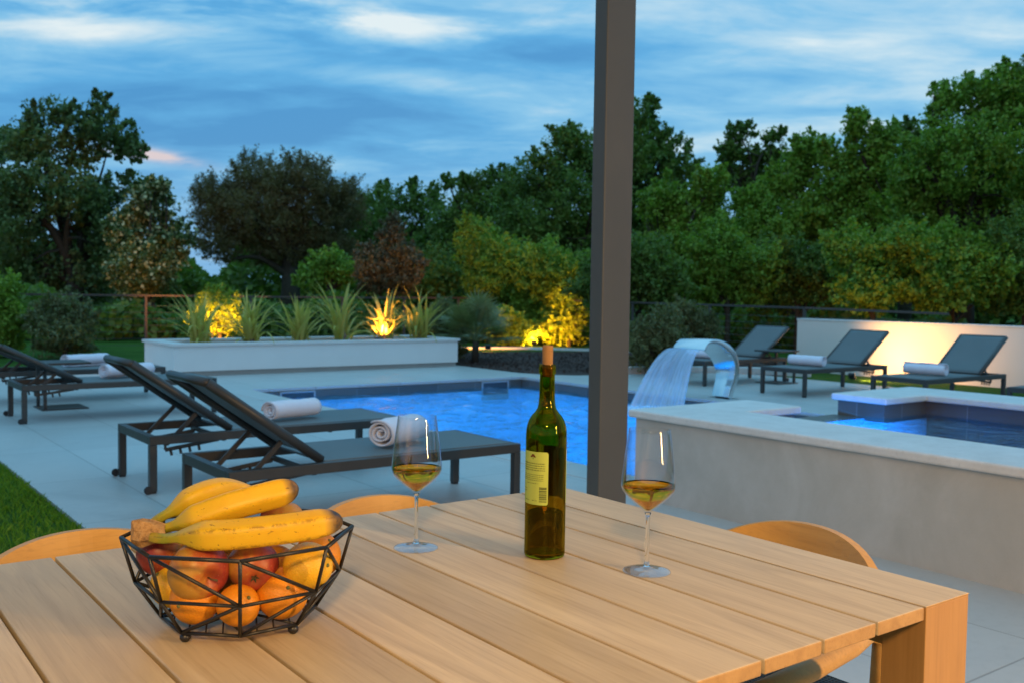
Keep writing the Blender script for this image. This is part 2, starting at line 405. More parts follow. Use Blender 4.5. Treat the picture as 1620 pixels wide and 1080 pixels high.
# deck as a slab with thickness around the pool opening, with a curved far-right corner left to the mulch bed
dk = MB()
def slab(x0, y0, x1, y1): dk.box((x0, y0, -.16), (x1, y1, 0))
slab(DX0, -6, PX0 - .33, 15.6)
slab(PX0 - .33, -6, DX1, PY0 - .7)
slab(PX0 - .33, PY1 + .33, 8.80, 15.6)
slab(PX1 + .33, PY0 - .7, DX1, 9.6)
slab(6.87, PY0 - .6999, PX1 + .3299, 4.09)
pts = [(8.75, 9.6), (11.93, 9.6), (11.55, 10.12), (10.95, 10.42), (10.3, 10.60), (9.7, 10.68), (9.25, 10.85), (8.97, 11.15), (8.84, 11.6), (8.80, 12.0), (8.80, 11.33), (8.75, 11.33)]
dk.prism([(8.7502, 9.6002), (11.93, 9.6002), (11.55, 10.12), (10.95, 10.42), (10.3, 10.60), (9.7, 10.68), (9.25, 10.85), (8.97, 11.15), (8.802, 11.6), (8.802, 11.34), (8.7502, 11.34)], -.16, 0)
tag(dk.build('deck', M_['deck'], fix=True), kind='structure')
# mulch bed
mb = MB(); mb.add([(8.80, 10.3, -.012), (12.5, 9.4, -.012), (15.5, 12.0, -.012), (14.0, 15.3, -.012), (8.80, 17.2, -.012)], [(0, 1, 2, 3, 4)])
tag(mb.build('mulch_bed', M_['mulch']), kind='structure')
# bark chips
rng = np.random.default_rng(5); N = 12000
px_ = rng.uniform(8.85, 13.6, N); py_ = rng.uniform(10.4, 16.2, N)
ok = (py_ > 11.6 - (px_ - 8.8) * .45) & (py_ > 10.65 + np.maximum(0, 9.6 - px_) * 1.3) & (py_ < 17.0 - (px_ - 8.8) * .45); px_, py_ = px_[ok], py_[ok]; N = len(px_)
an = rng.uniform(0, 6.28, N); tl = rng.normal(0, .5, N); ln = rng.uniform(.008, .028, N); wd = ln * rng.uniform(.25, .5, N)
c = np.stack([px_, py_, rng.uniform(-.005, .02, N)], 1)
u = np.stack([np.cos(an) * np.cos(tl), np.sin(an) * np.cos(tl), np.sin(tl)], 1) * ln[:, None]; w = np.stack([-np.sin(an), np.cos(an), rng.normal(0, .3, N)], 1) * wd[:, None]
np_mesh('bark_chips', np.stack([c - u - w, c + u - w, c + u + w, c - u + w], 1).reshape(-1, 3), np.arange(N * 4).reshape(-1, 4), M_['mulch'])['kind'] = 'stuff'

# pool
pool = empty('swimming_pool', (0, 0, 0), label='sunken rectangular swimming pool filled with glowing blue water in the deck', cat='pool')
b = MB(); D = -1.35
for x0, y0, x1, y1 in ((PX0 - .33, PY1, PX1 + .33, PY1 + .33), (PX0 - .33, PY0 - .01, PX0, PY1), (PX1, 4.4, PX1 + .33, PY1)):
    b.box((x0 + .001, y0 + .001, -.035), (x1 - .001, y1 - .001, .006))
b.build('coping', M_['deck'], pool, bevel=.006)
b = MB(); th = .06
b.box((PX0 - th, PY0 - .4, -.165), (PX0 + .012, PY1 + th, -.036)); b.box((PX1 - .012, PY0 - .4, -.165), (PX1 + th, PY1 + th, -.036))
b.box((PX0 + .013, PY1 - .012, -.165), (PX1 - .013, PY1 + th, -.036)); b.build('waterline_tile', M_['tile'], pool)
b = MB()
b.add([(PX0, 3.4, D), (PX1, 3.4, D), (PX1, PY1, D), (PX0, PY1, D), (PX0, 3.4, -.16), (PX1, 3.4, -.16), (PX1, PY1, -.16), (PX0, PY1, -.16)],
      [(0, 1, 2, 3), (0, 4, 5, 1), (1, 5, 6, 2), (2, 6, 7, 3), (3, 7, 4, 0)])
b.build('basin', M_['liner'], pool)
def skimmer(x):
    b = MB(); y = PY1 - .0125
    b.box((x, y - .012, -.058), (x + .46, y, -.040)); b.box((x, y - .012, -.30), (x + .022, y, -.0585)); b.box((x + .438, y - .012, -.30), (x + .46, y, -.0585)); b.box((x + .0225, y - .012, -.30), (x + .4375, y, -.22))
    o = b.build('skimmer_frame', M_['white_plastic'], pool, bevel=.004)
    MB().box((x + .0225, y - .008, -.219), (x + .4375, y - .001, -.059)).build('skimmer_flap', M('flap', (.05, .06, .07), .3), o)
skimmer(7.72); skimmer(4.78)
# water surface, real ripples
def wavy(name, x0, x1, y0, y1, z, step, amp, m, seed, src=None):
    rg = np.random.default_rng(seed); xs = np.linspace(x0, x1, int((x1 - x0) / step)); ys = np.linspace(y0, y1, int((y1 - y0) / step))
    X, Y = np.meshgrid(xs, ys); Z = np.zeros_like(X)
    for i in range(46):
        k = rg.uniform(2.2, 26); th = rg.uniform(0, 6.28); ph = rg.uniform(0, 6.28)
        Z += np.sin(k * (X * math.cos(th) + Y * math.sin(th)) + ph + .8 * np.sin(k * .37 * (X * math.sin(th) - Y * math.cos(th)))) * (3.0 / k) ** .55
    Z *= amp / Z.std()
    if src:
        d = np.hypot(X - src[0], Y - src[1]); Z *= (.5 + 1.6 * np.exp(-d / 1.3)); Z += .012 * np.sin(d * 24) * np.exp(-d / .8)
    V = np.stack([X, Y, z + Z], -1).reshape(-1, 3); nx, ny = len(xs), len(ys)
    i = np.arange(nx * ny).reshape(ny, nx); Q = np.stack([i[:-1, :-1], i[:-1, 1:], i[1:, 1:], i[1:, :-1]], -1).reshape(-1, 4)
    return tag(np_mesh(name, V, Q, m, smooth=True), kind='structure')
def watermat(name, tint, bumps=18):
    def b(t):
        v = geo_pos(t); bp = nn(t, 'ShaderNodeBump'); bp.inputs['Strength'].default_value = .75; bp.inputs['Distance'].default_value = .045
        t.links.new(mth(t, 'ADD', noise(t, v, bumps, 3, .5, .4), mth(t, 'MULTIPLY', noise(t, v, bumps * .25, 3, .6, 1.2), 1.6)), bp.inputs['Height'])
        gl = nn(t, 'ShaderNodeBsdfGlossy'); gl.inputs['Roughness'].default_value = .03; gl.inputs['Color'].default_value = (1, 1, 1, 1); t.links.new(bp.outputs[0], gl.inputs['Normal'])
        tr = nn(t, 'ShaderNodeBsdfTransparent'); tr.inputs[0].default_value = (*tint, 1)
        fr = nn(t, 'ShaderNodeFresnel'); fr.inputs[0].default_value = 1.33; t.links.new(bp.outputs[0], fr.inputs['Normal'])
        mx = nn(t, 'ShaderNodeMixShader'); put(t, mx.inputs[0], mth(t, 'MULTIPLY', fr.outputs[0], 1.0, clamp=True)); t.links.new(tr.outputs[0], mx.inputs[1]); t.links.new(gl.outputs[0], mx.inputs[2])
        return mx.outputs[0]
    return mat(name, b)
M_['pool_water'] = watermat('pool_water', (.55, .85, .98)); M_['spa_water'] = watermat('spa_water', (.7, .88, .97), 14)
wavy('pool_water', PX0 + .013, PX1 - .013, 4.1, PY1 - .013, -.125, .026, .014, M_['pool_water'], 3, (7.8, 7.7))
BLUE = (.008, .36, .86)
for loc in ((PX0 + .10, 5.2, -.24), (PX0 + .10, 7.6, -.24), (6.0, 4.25, -.24), (7.6, 4.25, -.24), (PX0 + .10, 10.0, -.24)):
    lamp('pool_lamp', 'SPOT', loc, 370, BLUE, (min(loc[0] + 1.0, 8.2) if loc[0] < 5 else loc[0], loc[1] + (0 if loc[0] < 5 else 1.0), loc[2] - .85), shadow_soft_size=.08, spot_size=R(92), spot_blend=.3)

# ------------------------------------------------------------------ raised spa
SX0, SX1, SY1 = 3.98, 6.86, 4.10
SZ = .465
spa = empty('raised_spa', (SX0, SY1, 0), label='raised square stone spa beside the pool with pale coping and a spillway gap', cat='spa')
def S(b, name, m, **k):
    o = b.build(name, m, spa, **k); o.data.transform(Matrix.Translation((-SX0, -SY1, 0))); return o
SY0 = .9
S(MB().box((SX0, SY0, 0), (SX0 + .40, SY1, SZ)), 'front_wall', M_['spa_plaster'])
S(MB().box((SX0 + .401, SY1 - .36, -.3), (4.97, SY1, SZ)).box((5.93, SY1 - .36, -.3), (SX1 - .42, SY1, SZ)).box((4.971, SY1 - .195, -.3), (5.929, SY1, .335)), 'spillway_wall', M_['tile'])
S(MB().box((SX1 - .42, SY0, 0), (SX1, SY1, SZ)), 'rear_wall', M_['tile'])
S(MB().prism([(SX0 - .03, SY0), (SX0 + .50, SY0), (SX0 + .50, SY1 - .39), (5.0, SY1 - .39), (5.0, SY1 + .04), (SX0 - .03, SY1 + .04)], SZ + .001, SZ + .047), 'coping', M_['coping'], bevel=.012, segs=3, fix=True)
S(MB().prism([(5.90, SY1 + .04), (5.90, SY1 - .39), (SX1 - .47, SY1 - .39), (SX1 - .47, SY0), (SX1 + .03, SY0), (SX1 + .03, SY1 + .04)], SZ + .001, SZ + .047), 'coping', M_['coping'], bevel=.012, segs=3, fix=True)
S(MB().box((4.972, SY1 - .205, .336), (5.928, SY1 + .03, .362)), 'spillway_ledge', M('dark_stone', (.10, .10, .09), .4), bevel=.005)
b = MB(); b.box((SX0 + .401, SY0, -.62), (SX1 - .421, SY1 - .361, -.6)); b.box((5.95, SY1 - .95, -.59), (SX1 - .422, SY1 - .376, .10)); b.box((5.95, SY0 + .01, -.591), (SX1 - .4221, SY1 - .951, .10))
S(b, 'bench', M('spa_liner', (.10, .13, .15), .5, .2, 4))
b = MB(); b.box((SX0 + .401, SY1 - .375, -.6), (4.969, SY1 - .363, .333)); b.box((4.9715, SY1 - .212, -.6), (5.9285, SY1 - .2055, .36)); b.box((5.931, SY1 - .375, -.6), (SX1 - .43, SY1 - .363, .345)); b.box((5.921, SY1 - .362, -.6), (5.9295, SY1 - .213, .345)); S(b, 'lit_liner', M_['liner'])
w_ = wavy('spa_water', SX0 + .402, SX1 - .422, SY0, SY1 - .19, .372, .035, .0016, M_['spa_water'], 9)
lamp('spa_lamp', 'SPOT', (4.9, 2.8, .20), 330, (.004, .27, 1.0), (5.45, 3.9, -.22), shadow_soft_size=.06, spot_size=R(84), spot_blend=.5)

# ------------------------------------------------------------------ pergola post
p = empty('pergola_post', (2.5726, 2.8515, 0), label='tall dark grey metal pergola post standing behind the dining table', cat='post')
PD = dict(x0=0, x1=.150, y0=0, y1=.081)
MB().box((0, 0, .012), (.150, .074, 2.9)).build('post_shaft', M_['post_metal'], p, bevel=.004)
MB().box((-.03, -.03, 0), (.18, .111, .012)).build('base_plate', M_['post_metal'], p, bevel=.002)

roof = empty('pergola_roof', (2.5726, 2.8515, 2.9), label='flat grey pergola roof above the dining table, out of the frame', cat='roof')
MB().box((-6.5, -8.5, .0005), (.18, .12, .12)).build('roof_slab', M_['white_plaster'], roof)
# ------------------------------------------------------------------ dining table
TZ = .74
tab = empty('dining_table', (1.40, .735, 0), label='light teak dining table with slatted plank top in the foreground', cat='table')
TL, pitch, gap = .94, .1172, .0055
edges = [(-(i + 1) * pitch + (gap / 2 if i or 1 else 0), -i * pitch - (gap / 2 if i else 0)) for i in range(20)]
for i, (x0, x1) in enumerate(edges):
    if i == 0: MB().box((x0, 0, TZ - .0024), (x1, TL, TZ)).box((x0 + .001, .069, TZ - .034), (x1 - .001, TL - .069, TZ - .0026)).build('board', M_['board'], tab, bevel=.0009)
    else: MB().box((x0, 0.0, TZ - .019), (x1, TL, TZ)).build('board', M_['board'], tab, bevel=.0018)
xe = edges[-1][0]
for x0, x1 in ((edges[0][0], 0), (xe, xe + .112)):
    for y0, y1 in ((0.0003, .068), (TL - .068, TL - .0003)):
        MB().box((x0 + .0003, y0, 0), (x1 - .0003, y1, TZ - .0026 if x1 == 0 else TZ - .0205)).build('leg', M_['legwood'], tab, bevel=.0015)
for x in (edges[0][0] + .004, xe + .03):
    MB().box((x, .07, TZ - .075), (x + .06, TL - .07, TZ - .035 if x > -1 else TZ - .0205)).build('crossbeam', M_['legwood'], tab, bevel=.001)
for y in (.10, TL - .16):
    MB().box((xe + .12, y, TZ - .072), (edges[0][0] - .01, y + .05, TZ - .0205)).build('side_rail', M_['legwood'], tab, bevel=.001)

# ------------------------------------------------------------------ chairs
def weave(t):
    v = oc(t); w1 = nn(t, 'ShaderNodeTexWave', wave_type='BANDS', bands_direction='X'); w1.inputs['Scale'].default_value = 38; t.links.new(v, w1.inputs[0])
    w2 = nn(t, 'ShaderNodeTexWave', wave_type='BANDS', bands_direction='Y'); w2.inputs['Scale'].default_value = 38; t.links.new(v, w2.inputs[0])
    h = mth(t, 'MAXIMUM', w1.outputs['Fac'], w2.outputs['Fac'])
    return pbsdf(t, mixc(t, h, (.006, .007, .007), (.030, .034, .036)), .6, bump=h, bstr=1.0, bdist=.006)
M_['weave'] = mat('black_cord_weave', weave)
def make_chair(loc, rz, label):
    # local: seat centre at origin, facing +x (towards the table), back at -x
    c = empty('dining_chair', loc, rz, label, 'chair', 'wooden chairs round the dining table')
    nu, nv = 29, 9; V = []; th = .016
    for s_ in (1, -1):
        for i in range(nu):
            a = -1 + 2 * i / (nu - 1); ang = a * R(62); rad = .275
            zt = .415 + .285 * math.sqrt(max(0, 1 - (abs(a) / 1.03) ** 2.6)) ; zt = .70 - .14 * abs(a) ** 2.2; zb = .575 - .01 * abs(a)
            for j in range(nv):
                k = j / (nv - 1); z = zb + (zt - zb) * k
                rr = rad + .035 * k + s_ * th / 2
                x = -.0 - rr * math.cos(ang) + .02; y = rr * math.sin(ang)
                V.append((x, y, z))
    Fc = []
    o_ = nu * nv
    for i in range(nu - 1):
        for j in range(nv - 1):
            q = (i * nv + j, (i + 1) * nv + j, (i + 1) * nv + j + 1, i * nv + j + 1); Fc.append(q); Fc.append(tuple(x + o_ for x in q)[::-1])
    for i in range(nu - 1):
        for j in (0, nv - 1): Fc.append((i * nv + j, i * nv + j + o_, (i + 1) * nv + j + o_, (i + 1) * nv + j))
    for j in range(nv - 1):
        for i in (0, nu - 1): Fc.append((i * nv + j, i * nv + j + 1, i * nv + j + 1 + o_, i * nv + j + o_))
    MB().add(V, Fc).build('backrest', M_['chairwood'], c, smooth=False, bevel=.004, segs=3, fix=True)
    for s_ in (1, -1):
        MB().tube([(-.115, s_ * .262, .590), (-.03, s_ * .272, .575), (.08, s_ * .268, .558), (.17, s_ * .258, .545), (.215, s_ * .247, .54)], [.015, .017, .019, .019, .013], 14).build('armrest', M_['chairwood'], c, smooth=True)
        MB().tube([(.20, s_ * .247, .535), (.205, s_ * .246, .44), (.215, s_ * .25, .2), (.225, s_ * .255, 0)], [.014, .018, .016, .011], 14).build('leg', M_['chairwood'], c, smooth=True)
        MB().tube([(-.135, s_ * .262, .60), (-.16, s_ * .245, .44), (-.20, s_ * .235, .2), (-.235, s_ * .23, 0)], [.014, .018, .016, .011], 14).build('leg', M_['chairwood'], c, smooth=True)
    MB().box((-.17, -.225, .405), (.205, -.205, .440)).box((-.17, .205, .405), (.205, .225, .440)).box((-.17, -.204, .405), (-.15, .204, .440)).box((.185, -.204, .405), (.205, .204, .440)).build('seat_frame', M_['chairwood'], c, bevel=.003)
    V = []; n = 13
    for i in range(n):
        for j in range(n):
            u, v = -1 + 2 * i / (n - 1), -1 + 2 * j / (n - 1)
            V.append((.0175 + u * .19, v * .226, .449 - .016 * (1 - u * u) * (1 - v * v)))
    k = n * n; V += [(x, y, z - .012) for x, y, z in V]
    Fc = []
    for i in range(n - 1):
        for j in range(n - 1):
            q = (i * n + j, (i + 1) * n + j, (i + 1) * n + j + 1, i * n + j + 1); Fc += [q, tuple(x + k for x in q)[::-1]]
    bd = [(i * n) for i in range(n)] + [(n - 1) * n + j for j in range(1, n)] + [i * n + n - 1 for i in range(n - 2, -1, -1)] + [j for j in range(n - 2, 0, -1)]
    for a, b_ in zip(bd, bd[1:] + bd[:1]): Fc.append((a, b_, b_ + k, a + k))
    MB().add(V, Fc).build('woven_seat', M_['weave'], c, smooth=True, fix=True)
    return c
make_chair((.46, 1.72, 0), R(-90), 'wooden chair behind the left end of the table, its back rising beside the fruit bowl')
make_chair((1.09, 1.70, 0), R(-90), 'wooden chair across the table, its back seen between the bananas and left wine glass')
make_chair((1.43, 1.24, 0), R(180), 'wooden chair at the right end of the table with black woven seat')

# ------------------------------------------------------------------ loungers
def sling(t):
    v = oc(t); w = noise(t, mapping(t, v, scale=(900, 900, 900)), 1, 1, .5)
    n = noise(t, v, 3, 3, .5)
    return pbsdf(t, mixc(t, n, (.105, .125, .130), (.14, .16, .165)), .62, spec=.35, bump=w, bstr=.2, bdist=.0008)
M_['sling'] = mat('sling_fabric', sling)
def make_lounger(loc, flip, label, group, up_=True, ang=35.5):
    """local: head end x=0, foot end x=1.69, width y 0..0.66, seat top z .33"""
    c = empty('sun_lounger', loc, R(180) if flip else 0, label, 'sun lounger', group)
    W, Lg, z = .66, 1.69, .33; dm = M_['dark_metal']; s = .042; PVX = .47
    for x in (0, Lg - s):
        for y in (0, W - s):
            g = MB().box((x, y, .012), (x + s, y + s, z - .052)).build('leg', dm, c, bevel=.003)
            if x == 0:
                yy = y - .014 if y == 0 else y + s + .001
                MB().tube([(x - .012, yy, .024), (x - .012, yy + .013, .024)], .024, 14).build('wheel', M_['black_plastic'], g, smooth=False)
            MB().box((x + .004, y + .004, 0), (x + s - .004, y + s - .004, .0118)).build('foot_pad', M_['black_plastic'], g)
    for y in (0, W - s): MB().box((0, y, z - .051), (Lg, y + s, z)).build('side_rail', dm, c, bevel=.003)
    for x in (0, Lg - s): MB().box((x + .001 * (x > 0), s + .0005, z - .05), (x + s - .001, W - s - .0005, z - .001)).build('end_rail', dm, c, bevel=.002)
    for xc in (PVX - .02, 1.15): MB().bar((xc, s + .001, z - .05), (xc, W - s - .001, z - .05), .022, .026).build('crossbar', dm, c, bevel=.002)
    MB().box((PVX + .03, s + .002, z - .008), (Lg - s - .002, W - s - .002, z + .004)).build('seat_sling', M_['sling'], c, bevel=.002)
    for y in (.11, W - .12):      # notched racks hanging under the frame
        rk = MB().bar((.12, y, z - .10), (PVX - .03, y, z - .06), .01, .022)
        for k in range(4): xk = .15 + k * .055; rk.bar((xk, y, z - .10 + k * .006), (xk + .008, y, z - .135 + k * .006), .01, .014)
        rk.bar((.12, y, z - .10), (.12, y, z - .052), .01, .02); rk.build('notched_rack', dm, c)
    # backrest
    a = R(ang) if up_ else R(2); bl = .70; ca, sa = math.cos(a), math.sin(a)
    bk = empty('backrest', (PVX + .015, 0, z - .004), 0); bk.parent = c; bk.rotation_euler = (0, a, 0)
    # in backrest space the panel extends along -x
    for y in (s + .004, W - s - .036): MB().tube([(0, y + .016, .012), (-bl, y + .016, .012)], .024, 12).build('backrest_rail', dm, bk, smooth=True)
    MB().tube([(-bl, s + .02, .012), (-bl, W - s - .02, .012)], .022, 12).build('top_rail', dm, bk, smooth=True)
    n = 11; V = []
    for i in range(n):
        for j in range(n):
            u, v = i / (n - 1), j / (n - 1)
            sag = -.020 * math.sin(math.pi * v) * math.sin(math.pi * min(1, u * 1.0)); V.append((-bl * u, s + .012 + (W - 2 * s - .024) * v, .031 + sag))
    k = n * n; V += [(x, y_, z_ - .006) for x, y_, z_ in V]; Fc = []
    for i in range(n - 1):
        for j in range(n - 1):
            q = (i * n + j, (i + 1) * n + j, (i + 1) * n + j + 1, i * n + j + 1); Fc += [q, tuple(x + k for x in q)[::-1]]
    bd = [(i * n) for i in range(n)] + [(n - 1) * n + j for j in range(1, n)] + [i * n + n - 1 for i in range(n - 2, -1, -1)] + [j for j in range(n - 2, 0, -1)]
    for a_, b_ in zip(bd, bd[1:] + bd[:1]): Fc.append((a_, b_, b_ + k, a_ + k))
    MB().add(V, Fc).build('backrest_sling', M_['sling'], bk, smooth=True, fix=True)
    if up_:
        for y in (.12, W - .13):
            px = PVX - .36 * ca; pz = z + .36 * sa
            MB().bar((PVX - .20 * ca, y, z + .20 * sa - .012), (.13, y, z - .07), .012, .024).build('prop_arm', dm, c)
        MB().bar((.13, .12, z - .07), (.13, W - .13, z - .07), .014, .014).build('prop_bar', dm, c)
    return c
gl_, gr_ = 'sun loungers on the left deck', 'sun loungers by the white wall'
make_lounger((1.65, 4.36, 0), False, 'nearest dark sun lounger, right behind the wine glass and fruit bowl', gl_)
make_lounger((1.68, 5.66, 0), False, 'second dark sun lounger from the table, behind the nearest one on the left deck', gl_)
make_lounger((1.65, 9.14, 0), False, 'dark sun lounger at the left edge with a side table behind it', gl_, ang=27)
make_lounger((1.65, 10.68, 0), False, 'farthest sun lounger of the left deck, by the lawn, partly outside the left edge', gl_, ang=27)
make_lounger((11.36, 9.36, 0), True, 'raised grey sun lounger behind the curved steel fountain', gr_)
make_lounger((11.36, 7.80, 0), True, 'raised grey sun lounger before the lamp glow on the white wall, left of its middle', gr_)
make_lounger((11.36, 6.28, 0), True, 'raised grey sun lounger behind the spa, near the right end of the white wall', gr_)
make_lounger((11.36, 4.78, 0), True, 'flat sun lounger behind the spa at the right edge of the photo', gr_, False)

def terry(t):
    v = oc(t); n = noise(t, v, 260, 3, .7); n2 = noise(t, v, 20, 3, .6)
    return pbsdf(t, mixc(t, n2, (.66, .67, .78), (.78, .79, .88)), .95, spec=.1, bump=n, bstr=.9, bdist=.004, Sheen_Weight=.4)
M_['terry'] = mat('towel_terry', terry)
def make_towel(loc, rz, label, r=.062, ln=.44, seed=0):
    c = empty('rolled_towel', loc, rz, label, 'towel', 'rolled white towels on the loungers')
    rg = random.Random(seed); V = []; turns = 3.2; n = 90; m = 13
    for j in range(m):
        y = -ln / 2 + ln * j / (m - 1)
        for i in range(n):
            a = turns * 2 * math.pi * i / (n - 1); rr = .012 + (r - .012) * i / (n - 1)
            e = 1 + .07 * math.sin(a * 1.5 + seed) + .03 * math.sin(y * 31 + a * .7 + seed) + .02 * math.sin(y * 67 - a * 1.3)
            V.append((rr * math.cos(a + seed) * e * 1.08, y + .006 * math.sin(a * 1.1 + seed) + .010 * (i / n) * (1 if y > 0 else -1), r + max(-r + .002, rr * math.sin(a + seed) * e * .92)))
    Fc = [(j * n + i, j * n + i + 1, (j + 1) * n + i + 1, (j + 1) * n + i) for j in range(m - 1) for i in range(n - 1)]
    o = MB().add(V, Fc).build('towel_roll', M_['terry'], c, smooth=True)
    so = o.modifiers.new('thick', 'SOLIDIFY'); so.thickness = .009; so.offset = 0
    return c
make_towel((2.722, 4.665, .335), R(-66), 'rolled white towel on the nearest lounger, seen behind the left wine glass', .080, .33, 1)
make_towel((2.674, 5.950, .335), R(-78), 'rolled white towel on the second lounger from the table', .068, .34, 2)
make_towel((2.62, 9.52, .335), R(-74), 'rolled white towel on the lounger at the left edge, mostly hidden behind a dark backrest', .07, .46, 3)
make_towel((2.62, 11.08, .335), R(-72), 'rolled white towel on the farthest lounger of the left deck, by the lawn', .07, .46, 4)
make_towel((10.05, 9.1, .335), R(8), 'rolled white towel barely showing behind the curved steel fountain', .066, .42, 5)
make_towel((10.20, 7.52, .335), R(4), 'rolled white towel on the lounger in front of the side table', .072, .46, 6)
make_towel((10.25, 5.98, .335), R(4), 'rolled white towel on the lounger behind the spa', .072, .46, 7)

def side_table(loc, rz, label):
    c = empty('side_table', loc, rz, label, 'side table'); dm = M_['dark_metal']
    MB().box((-.22, -.21, .43), (.22, .21, .452)).build('table_top', dm, c, bevel=.003)
    for y in (-.17, .14): MB().box((-.20, y, .013), (-.17, y + .03, .4295)).build('leg', dm, c, bevel=.002)
    MB().box((-.22, -.20, 0), (.20, .20, .012)).build('base_plate', dm, c, bevel=.002)
side_table((2.2, 10.22, 0), 0, 'dark metal side table standing between the two loungers at the left edge')
side_table((11.0, 8.60, 0), R(180), 'dark metal side table between two loungers beside the white wall')

# ------------------------------------------------------------------ fountain and falling water
def steel(t):
    v = oc(t); n = noise(t, mapping(t, v, scale=(2, 60, 2)), 3, 3, .5)
    return pbsdf(t, (.72, .73, .74), mth(t, 'MULTIPLY_ADD', n, .12, .10), 1.0, bump=n, bstr=.03)
M_['steel'] = mat('brushed_steel', steel)
fo = empty('steel_fountain', (8.76, 7.45, 0), label='curved polished steel cascade fountain pouring water into the pool', cat='fountain')
prof = [(8.745, 0), (8.785, .10), (8.835, .20), (8.860, .30), (8.855, .40), (8.815, .50), (8.74, .585), (8.64, .645), (8.53, .68), (8.42, .688), (8.34, .665), (8.285, .615), (8.262, .575)]
wid = [.24, .25, .27, .29, .32, .35, .38, .41, .43, .445, .46, .475, .48]
# smooth the profile
P2 = []; W2 = []
for i in range(len(prof) - 1):
    for k in range(4):
        u = k / 4; p0 = prof[max(i - 1, 0)]; p1 = prof[i]; p2 = prof[i + 1]; p3 = prof[min(i + 2, len(prof) - 1)]
        q = [.5 * (2 * p1[d] + (p2[d] - p0[d]) * u + (2 * p0[d] - 5 * p1[d] + 4 * p2[d] - p3[d]) * u * u + (-p0[d] + 3 * p1[d] - 3 * p2[d] + p3[d]) * u ** 3) for d in (0, 1)]
        P2.append(q); W2.append(wid[i] * (1 - u) + wid[i + 1] * u)
P2.append(list(prof[-1])); W2.append(wid[-1]); V = []; Fc = []; th = .080
for i, (q, w) in enumerate(zip(P2, W2)):
    a = P2[max(i - 1, 0)]; b_ = P2[min(i + 1, len(P2) - 1)]; dx, dz = b_[0] - a[0], b_[1] - a[1]; l = math.hypot(dx, dz); nx, nz = -dz / l, dx / l
    thk = th * (1 - .75 * max(0, min(1, (i - 26) / 16)))
    X0, Z0 = q[0] - 8.76, q[1]; X1, Z1 = X0 + nx * thk, Z0 + nz * thk
    V += [(X0, 0, Z0), (X0, w, Z0), (X1, w, Z1), (X1, 0, Z1)]
m = len(P2)
for i in range(m - 1):
    for k in range(4): Fc.append((i * 4 + k, i * 4 + (k + 1) % 4, (i + 1) * 4 + (k + 1) % 4, (i + 1) * 4 + k))
Fc += [(0, 1, 2, 3), tuple((m - 1) * 4 + k for k in range(4))]
o = MB().add(V, Fc).build('steel_blade', M_['steel'], fo, smooth=True, fix=True, bevel=.003)
MB().box((-.12, -.04, 0), (.06, .29, .008)).build('base_plate', M_['steel'], fo, bevel=.002)
def m_fall(t):
    uv = nn(t, 'ShaderNodeTexCoord').outputs['UV']
    n = noise(t, mapping(t, uv, scale=(26, 1.1, 1)), 1.0, 5, .6, .15); n2 = noise(t, mapping(t, uv, scale=(70, 5, 1)), 1.0, 3, .6, .1)
    s = nn(t, 'ShaderNodeSeparateXYZ'); t.links.new(uv, s.inputs[0])
    f = mth(t, 'ADD', mth(t, 'ADD', mul_(t, sstep(t, n, .30, .70), .30), mul_(t, sstep(t, n2, .45, .75), .20)), mth(t, 'MULTIPLY_ADD', s.outputs[1], .04, .50), clamp=True)
    tr = nn(t, 'ShaderNodeBsdfTransparent'); tr.inputs[0].default_value = (.90, .96, 1, 1)
    p = pbsdf(t, (.75, .86, .95), .18, spec=.8)
    tl = nn(t, 'ShaderNodeBsdfTranslucent'); tl.inputs[0].default_value = (.75, .88, 1, 1)
    m1 = nn(t, 'ShaderNodeMixShader'); m1.inputs[0].default_value = .5; t.links.new(p, m1.inputs[1]); t.links.new(tl.outputs[0], m1.inputs[2])
    mx = nn(t, 'ShaderNodeMixShader'); put(t, mx.inputs[0], f); t.links.new(tr.outputs[0], mx.inputs[1]); t.links.new(m1.outputs[0], mx.inputs[2])
    return mx.outputs[0]
M_['fall'] = mat('falling_water', m_fall)
nu, nv = 60, 40; rg = np.random.default_rng(2); V = []; UV = []
jit = np.convolve(rg.normal(0, 1, nu + 8), np.ones(5) / 5, 'same')[:nu]
for j in range(nv + 1):
    tt = j / nv
    for i in range(nu + 1):
        u = i / nu; jj = jit[min(i, nu - 1)]
        x = 8.262 - .03 - (.50 + .05 * jj) * tt ; z = .575 + .03 * (1 - tt) * tt * 2 - .70 * tt ** 1.75
        y = 7.69 + (u - .5) * (.47 + .34 * tt ** 1.3) + .005 * math.sin(i * 1.7 + tt * 3)
        V.append((x + .008 * math.sin(i * .9) * tt, y, z)); UV.append((u, tt))
Q = [(j * (nu + 1) + i, j * (nu + 1) + i + 1, (j + 1) * (nu + 1) + i + 1, (j + 1) * (nu + 1) + i) for j in range(nv) for i in range(nu)]
wf = np_mesh('falling_water', V, Q, M_['fall'], smooth=True, uv=UV)
tag(wf, 'thin curtain of falling water arching from the steel fountain into the pool', 'water curtain')
def m_foam(t):
    v = oc(t); n = noise(t, v, 9, 6, .7, .6); s = nn(t, 'ShaderNodeVectorMath', operation='LENGTH'); t.links.new(v, s.inputs[0])
    f = mth(t, 'MULTIPLY', sstep(t, n, .30, .58), sstep(t, s.outputs['Value'], .75, .15))
    tr = nn(t, 'ShaderNodeBsdfTransparent'); p = pbsdf(t, (.72, .85, .95), .5)
    mx = nn(t, 'ShaderNodeMixShader'); put(t, mx.inputs[0], mul_(t, f, .75)); t.links.new(tr.outputs[0], mx.inputs[1]); t.links.new(p, mx.inputs[2]); return mx.outputs[0]
n = 40; V = []; rg = np.random.default_rng(8)
